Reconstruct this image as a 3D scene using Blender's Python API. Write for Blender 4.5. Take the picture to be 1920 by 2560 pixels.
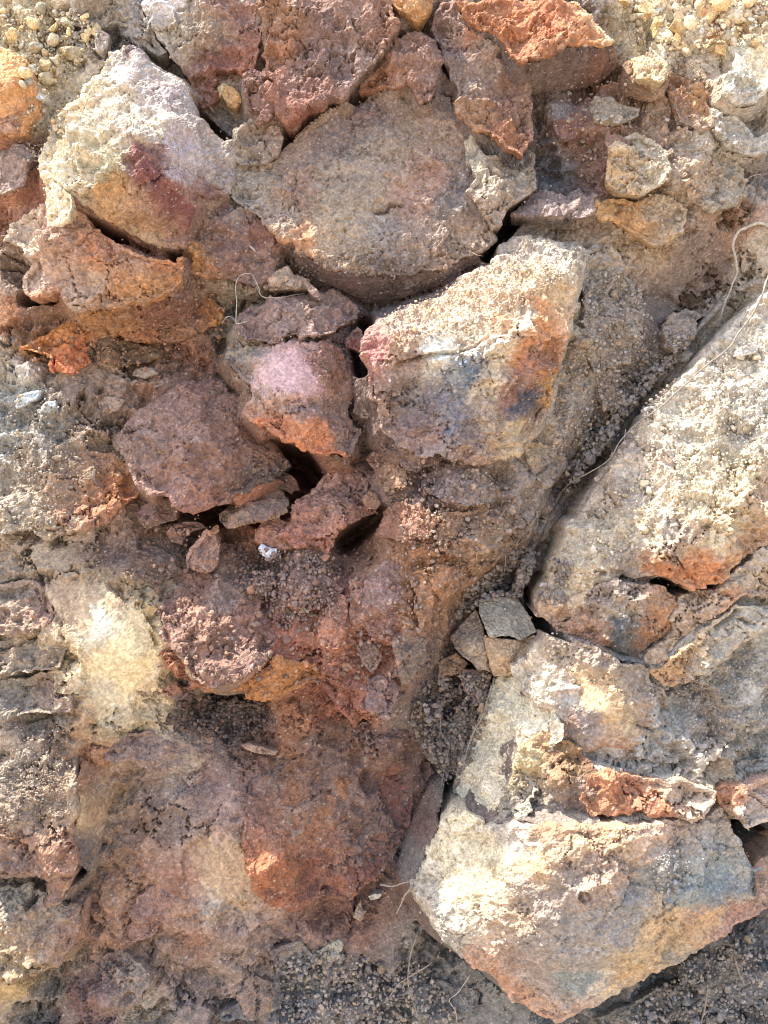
import bpy, math, random
import numpy as np
from mathutils import Vector

for o in list(bpy.data.objects):
    bpy.data.objects.remove(o)
scene = bpy.context.scene
COL = scene.collection

# ------------------------------------------------------------------ camera
CAM_D = 1.6                       # metres from the bank's mean plane (y = 0)
cam_data = bpy.data.cameras.new('camera')
cam = bpy.data.objects.new('camera', cam_data)
COL.objects.link(cam)
cam.location = (0, -CAM_D, 0)
cam.rotation_euler = (math.radians(90), 0, 0)
cam_data.sensor_fit = 'VERTICAL'
cam_data.angle = 2 * math.atan(0.8 / CAM_D)
cam_data.clip_start = 0.01
cam_data.clip_end = 400
scene.camera = cam

# ------------------------------------------------------------------ light
SUN_TO = Vector((-0.46, -0.035, 0.88)).normalized()      # direction towards the sun
world = bpy.data.worlds.new('World')
scene.world = world
world.use_nodes = True
wn = world.node_tree.nodes
wn.clear()
sky = wn.new('ShaderNodeTexSky')
sky.sky_type = 'NISHITA'
sky.sun_disc = False
sky.sun_elevation = math.asin(SUN_TO.z)
sky.sun_rotation = math.atan2(SUN_TO.x, SUN_TO.y)
sky.dust_density = 2.5
sky.ozone_density = 0.6
bg = wn.new('ShaderNodeBackground')
bg.inputs['Strength'].default_value = 0.15
wo = wn.new('ShaderNodeOutputWorld')
world.node_tree.links.new(sky.outputs[0], bg.inputs[0])
world.node_tree.links.new(bg.outputs[0], wo.inputs[0])
sun_data = bpy.data.lights.new('sun', 'SUN')
sun_data.energy = 3.8
sun_data.angle = math.radians(0.5)
sun_data.color = (1.0, 0.93, 0.80)
sun = bpy.data.objects.new('sun', sun_data)
COL.objects.link(sun)
sun.location = SUN_TO * 8
sun.rotation_euler = SUN_TO.to_track_quat('Z', 'Y').to_euler()
vs = scene.view_settings
vs.view_transform = 'Standard'
vs.look = 'None'
vs.exposure = 1.75
vs.gamma = 1.0
vs.use_curve_mapping = False
scene.render.engine = 'CYCLES'
scene.cycles.use_denoising = True
scene.cycles.filter_width = 1.1
scene.cycles.max_bounces = 6

# ------------------------------------------------------------------ picture coordinates -> world
# outlines are noted on a 1659 x 2212 print of the bank; tiles are 700 px crops of the 1920 x 2560 original
KF = 1920 / 1659.0
TILE = {c + r: (x, y) for c, x in zip('abc', (0, 610, 1220)) for r, y in zip('1234', (0, 620, 1240, 1860))}
def t(tile, pts):
    ox, oy = TILE[tile]
    k = 700 / 1659.0
    return [((ox + p[0] * k) / KF, (oy + p[1] * k) / KF) + tuple(p[2:]) for p in pts]
def wpos(fx, fy, w):
    """print position + height above the mean plane -> (u right, v up) on the bank"""
    s = (CAM_D - w) / CAM_D / 1600.0
    return ((fx * KF - 960) * s, (1280 - fy * KF) * s)

# ------------------------------------------------------------------ noise
_rng = np.random.RandomState(7)
PERM = np.concatenate([_rng.permutation(256)] * 3).astype(np.int32)
GRAD = _rng.normal(size=(256, 3)).astype(np.float32)
GRAD /= np.linalg.norm(GRAD, axis=1, keepdims=True)
RND = _rng.rand(256, 8).astype(np.float32)

from concurrent.futures import ThreadPoolExecutor
POOL = ThreadPoolExecutor(4)
def chunks(fn, n, size=30000):
    if n <= size:
        fn(0)
    else:
        list(POOL.map(fn, range(0, n, size)))
def perlin(p):
    p = np.asarray(p, np.float32)
    out = np.empty(len(p), np.float32)
    def run(a):
        q = p[a:a + 30000]
        i = np.floor(q).astype(np.int32)
        f = q - i
        i &= 255
        u = f * f * f * (f * (f * 6 - 15) + 10)
        res = np.zeros(len(q), np.float32)
        for dx in (0, 1):
            wx = u[:, 0] if dx else 1 - u[:, 0]
            hx = PERM[i[:, 0] + dx]
            for dy in (0, 1):
                wy = wx * (u[:, 1] if dy else 1 - u[:, 1])
                hy = PERM[hx + i[:, 1] + dy]
                for dz in (0, 1):
                    wz = wy * (u[:, 2] if dz else 1 - u[:, 2])
                    g = GRAD[PERM[hy + i[:, 2] + dz]]
                    res += wz * (g[:, 0] * (f[:, 0] - dx) + g[:, 1] * (f[:, 1] - dy) + g[:, 2] * (f[:, 2] - dz))
        out[a:a + 30000] = res
    chunks(run, len(p))
    return out * 1.5

def fbm(p, octaves=4, gain=0.5, lac=2.03, billow=False, off=0.0):
    p = np.asarray(p, np.float32) + off
    a, s, tot = 1.0, 0.0, 0.0
    for k in range(octaves):
        n = perlin(p)
        if billow:
            n = np.abs(n) * 2 - 0.5
        s = s + a * n
        tot += a
        a *= gain
        p = p * lac + 17.3
    return s / tot

def cells(p, jitter=1.0):
    """3D cellular noise: F1, F2, five random numbers of the nearest cell, vector to its centre"""
    p = np.asarray(p, np.float32)
    n = len(p)
    F1 = np.empty(n, np.float32); F2 = np.empty(n, np.float32)
    ID = np.empty(n, np.int32); V = np.empty((n, 3), np.float32)
    def run(a):
        q = p[a:a + 30000]
        i = np.floor(q).astype(np.int32)
        f = q - i
        i &= 255
        m = len(q)
        f1 = np.full(m, 9, np.float32); f2 = np.full(m, 9, np.float32)
        idd = np.zeros(m, np.int32); vv = np.zeros((m, 3), np.float32)
        for dx in (-1, 0, 1):
            hx = PERM[(i[:, 0] + dx) & 255]
            for dy in (-1, 0, 1):
                hy = PERM[hx + ((i[:, 1] + dy) & 255)]
                for dz in (-1, 0, 1):
                    h = PERM[hy + ((i[:, 2] + dz) & 255)]
                    c = 0.5 + (RND[h, :3] - 0.5) * jitter
                    d = f - c - np.array((dx, dy, dz), np.float32)
                    r = np.sqrt((d * d).sum(1))
                    near = r < f1
                    f2 = np.where(near, f1, np.minimum(f2, r))
                    f1 = np.where(near, r, f1)
                    idd = np.where(near, h, idd)
                    vv[near] = d[near]
        F1[a:a + 30000] = f1; F2[a:a + 30000] = f2; ID[a:a + 30000] = idd; V[a:a + 30000] = vv
    chunks(run, n)
    return F1, F2, ID, V

def scallop(p, tilt=.9, off=.55):
    """conchoidal breaks: shallow dishes and planes that meet in sharp crests; continuous"""
    p = np.asarray(p, np.float32)
    n = len(p)
    H = np.empty(n, np.float32)
    def run(a):
        q = p[a:a + 30000]
        i = np.floor(q).astype(np.int32)
        f = q - i
        i &= 255
        h = np.full(len(q), 9, np.float32)
        for dx in (-1, 0, 1):
            hx = PERM[(i[:, 0] + dx) & 255]
            for dy in (-1, 0, 1):
                hy = PERM[hx + ((i[:, 1] + dy) & 255)]
                for dz in (-1, 0, 1):
                    k = PERM[hy + ((i[:, 2] + dz) & 255)]
                    R_ = RND[k]
                    ax = f[:, 0] - R_[:, 0] - dx; ay = f[:, 1] - R_[:, 1] - dy; az = f[:, 2] - R_[:, 2] - dz
                    v = ax * ax + ay * ay + az * az + tilt * ((R_[:, 3] - .5) * ax + (R_[:, 4] - .5) * ay + (R_[:, 5] - .5) * az) + off * R_[:, 6]
                    np.minimum(h, v, out=h)
        H[a:a + 30000] = h
    chunks(run, n)
    return H - .45

def sstep(x, a, b):
    k = np.clip((x - a) / (b - a), 0, 1)
    return k * k * (3 - 2 * k)

# ------------------------------------------------------------------ height interpolation
class Relief:
    """smooth surface through control points (u, v, w)"""
    def __init__(self, pts, lam=0.0):
        P = np.array([wpos(x, y, w) + (w,) for x, y, w in pts], float)
        self.xy = P[:, :2]
        n = len(P)
        self.flat = n < 3
        if self.flat:
            self.c = P[:, 2].mean()
            return
        r = np.linalg.norm(self.xy[:, None] - self.xy[None], axis=2)
        A = np.zeros((n + 3, n + 3))
        A[:n, :n] = r + lam * np.eye(n)
        A[:n, n] = 1; A[:n, n + 1:] = self.xy
        A[n, :n] = 1; A[n + 1:, :n] = self.xy.T
        b = np.zeros(n + 3); b[:n] = P[:, 2]
        self.k = np.linalg.lstsq(A, b, rcond=None)[0]
    def __call__(self, u, v):
        if self.flat:
            return np.full(len(u), self.c)
        n = len(self.xy)
        out = self.k[n] + self.k[n + 1] * u + self.k[n + 2] * v
        for j in range(n):
            out = out + self.k[j] * np.sqrt((u - self.xy[j, 0]) ** 2 + (v - self.xy[j, 1]) ** 2 + 1e-5)
        return out

def seg_dist(P, L, closed=False):
    """distance of points P (n,2) to polyline L (m,2) and the nearest point on it"""
    A = L if closed else L[:-1]
    B = np.roll(L, -1, 0) if closed else L[1:]
    best = np.full(len(P), 1e9); near = np.zeros((len(P), 2))
    for a, b in zip(A, B):
        ab = b - a
        tt = np.clip(((P - a) @ ab) / max(ab @ ab, 1e-12), 0, 1)
        q = a + tt[:, None] * ab
        d = ((P - q) ** 2).sum(1)
        m = d < best
        best[m] = d[m]; near[m] = q[m]
    return np.sqrt(best), near

def inside(P, L):
    x, y = P[:, 0], P[:, 1]
    c = np.zeros(len(P), bool)
    n = len(L)
    for i in range(n):
        x1, y1 = L[i]; x2, y2 = L[(i + 1) % n]
        if y1 == y2:
            continue
        m = ((y1 > y) != (y2 > y)) & (x < (x2 - x1) * (y - y1) / (y2 - y1) + x1)
        c ^= m
    return c

def vert_normals(V, F):
    n = np.zeros_like(V)
    a, b, c, d = V[F[:, 0]], V[F[:, 1]], V[F[:, 2]], V[F[:, 3]]
    fn = np.cross(c - a, d - b)
    for k in range(4):
        np.add.at(n, F[:, k], fn)
    return n / np.maximum(np.linalg.norm(n, axis=1, keepdims=True), 1e-12)

def link_mesh(name, V, F, colors, material, smooth=True):
    me = bpy.data.meshes.new(name)
    k = F.shape[1]
    me.vertices.add(len(V)); me.vertices.foreach_set('co', V.astype(np.float32).ravel())
    me.loops.add(F.size); me.loops.foreach_set('vertex_index', F.astype(np.int32).ravel())
    me.polygons.add(len(F))
    me.polygons.foreach_set('loop_start', np.arange(0, F.size, k, dtype=np.int32))
    me.polygons.foreach_set('loop_total', np.full(len(F), k, np.int32))
    me.polygons.foreach_set('use_smooth', np.full(len(F), smooth, bool))
    me.update(calc_edges=True)
    me.validate()
    if colors is not None:
        at = me.attributes.new('stain', 'FLOAT_COLOR', 'POINT')
        c4 = np.ones((len(V), 4), np.float32); c4[:, :colors.shape[1]] = colors
        at.data.foreach_set('color', c4.ravel())
    me.materials.append(material)
    o = bpy.data.objects.new(name, me)
    COL.objects.link(o)
    return o

def tag(o, label=None, cat=None, group=None, kind=None):
    if label: o['label'] = label
    if cat: o['category'] = cat
    if group: o['group'] = group
    if kind: o['kind'] = kind
    return o

# ------------------------------------------------------------------ materials
def node(nt, kind, **kw):
    n = nt.nodes.new(kind)
    for k, v in kw.items():
        if k in n.inputs:
            n.inputs[k].default_value = v
        else:
            setattr(n, k, v)
    return n

def earth_material(name, colour_from='stain', rough=0.93, bump=0.85, grain=1.0):
    m = bpy.data.materials.new(name)
    m.use_nodes = True
    nt = m.node_tree
    L = nt.links.new
    b = nt.nodes['Principled BSDF']
    b.inputs['Specular IOR Level'].default_value = 0.18
    tc = node(nt, 'ShaderNodeTexCoord')
    geo = node(nt, 'ShaderNodeNewGeometry')
    loose = None
    if colour_from == 'stain':
        at = node(nt, 'ShaderNodeAttribute', attribute_name='stain')
        src = at.outputs['Color']
        loose = at.outputs['Alpha']         # 1 loose earth, 0 polished face
        co = tc.outputs['Object']
    else:
        src = node(nt, 'ShaderNodeObjectInfo').outputs['Color']
        co = geo.outputs['Position']
    # sand grains: each tiny cell a little lighter or darker than its neighbour
    v1 = node(nt, 'ShaderNodeTexVoronoi', Scale=330.0)
    L(co, v1.inputs['Vector'])
    g1 = node(nt, 'ShaderNodeMapRange', **{'From Min': 0.0, 'From Max': 1.0, 'To Min': 1 - 0.24 * grain, 'To Max': 1 + 0.24 * grain})
    sep = node(nt, 'ShaderNodeSeparateColor')
    L(v1.outputs['Color'], sep.inputs[0]); L(sep.outputs[0], g1.inputs[0])
    n1 = node(nt, 'ShaderNodeTexNoise', Scale=120.0, Detail=5.0, Roughness=0.7)
    L(co, n1.inputs['Vector'])
    g2 = node(nt, 'ShaderNodeMapRange', **{'From Min': 0.25, 'From Max': 0.75, 'To Min': 0.72, 'To Max': 1.28})
    L(n1.outputs['Fac'], g2.inputs[0])
    mu = node(nt, 'ShaderNodeMath', operation='MULTIPLY')
    L(g1.outputs[0], mu.inputs[0]); L(g2.outputs[0], mu.inputs[1])
    mix = node(nt, 'ShaderNodeMix', data_type='RGBA', blend_type='MULTIPLY')
    mix.inputs[0].default_value = 1.0
    L(src, mix.inputs[6]); L(mu.outputs[0], mix.inputs[7])
    # scattered pale mineral grains
    gt = node(nt, 'ShaderNodeMath', operation='GREATER_THAN')
    gt.inputs[1].default_value = 0.982
    L(sep.outputs[1], gt.inputs[0])
    sc_ = node(nt, 'ShaderNodeMath', operation='MULTIPLY'); sc_.inputs[1].default_value = 0.38 * grain
    L(gt.outputs[0], sc_.inputs[0])
    mix2 = node(nt, 'ShaderNodeMix', data_type='RGBA')
    L(sc_.outputs[0], mix2.inputs[0]); L(mix.outputs[2], mix2.inputs[6])
    mix2.inputs[7].default_value = (0.62, 0.56, 0.48, 1)
    L(mix2.outputs[2], b.inputs['Base Color'])
    b.inputs['Roughness'].default_value = rough
    # fine relief
    v2 = node(nt, 'ShaderNodeTexVoronoi', Scale=260.0)
    L(co, v2.inputs['Vector'])
    n2 = node(nt, 'ShaderNodeTexNoise', Scale=210.0, Detail=4.0, Roughness=0.65)
    L(co, n2.inputs['Vector'])
    ad = node(nt, 'ShaderNodeMath', operation='SUBTRACT')
    L(n2.outputs['Fac'], ad.inputs[0])
    hv = node(nt, 'ShaderNodeMath', operation='MULTIPLY'); hv.inputs[1].default_value = 0.55
    L(v2.outputs['Distance'], hv.inputs[0]); L(hv.outputs[0], ad.inputs[1])
    bp = node(nt, 'ShaderNodeBump', Strength=bump, Distance=0.0032)
    if loose is not None:
        ms = node(nt, 'ShaderNodeMath', operation='MULTIPLY'); ms.inputs[1].default_value = bump
        L(loose, ms.inputs[0]); L(ms.outputs[0], bp.inputs['Strength'])
    L(ad.outputs[0], bp.inputs['Height']); L(bp.outputs[0], b.inputs['Normal'])
    return m

EARTH = earth_material('earth')
CLOD = earth_material('clod', 'object', bump=0.8)

def plain_material(name, rgb, rough=0.8, scale=300):
    m = bpy.data.materials.new(name)
    m.use_nodes = True
    nt = m.node_tree
    b = nt.nodes['Principled BSDF']
    n = node(nt, 'ShaderNodeTexNoise', Scale=scale, Detail=4.0)
    cr = node(nt, 'ShaderNodeValToRGB')
    cr.color_ramp.elements[0].color = tuple(c * 0.6 for c in rgb) + (1,)
    cr.color_ramp.elements[1].color = tuple(min(1, c * 1.3) for c in rgb) + (1,)
    cr.color_ramp.elements[0].position = 0.3; cr.color_ramp.elements[1].position = 0.7
    tc = node(nt, 'ShaderNodeTexCoord')
    nt.links.new(tc.outputs['Object'], n.inputs['Vector'])
    nt.links.new(n.outputs['Fac'], cr.inputs[0]); nt.links.new(cr.outputs[0], b.inputs['Base Color'])
    bp = node(nt, 'ShaderNodeBump', Strength=0.6, Distance=0.001)
    nt.links.new(n.outputs['Fac'], bp.inputs['Height']); nt.links.new(bp.outputs[0], b.inputs['Normal'])
    b.inputs['Roughness'].default_value = rough
    b.inputs['Specular IOR Level'].default_value = 0.25
    return m
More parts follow.
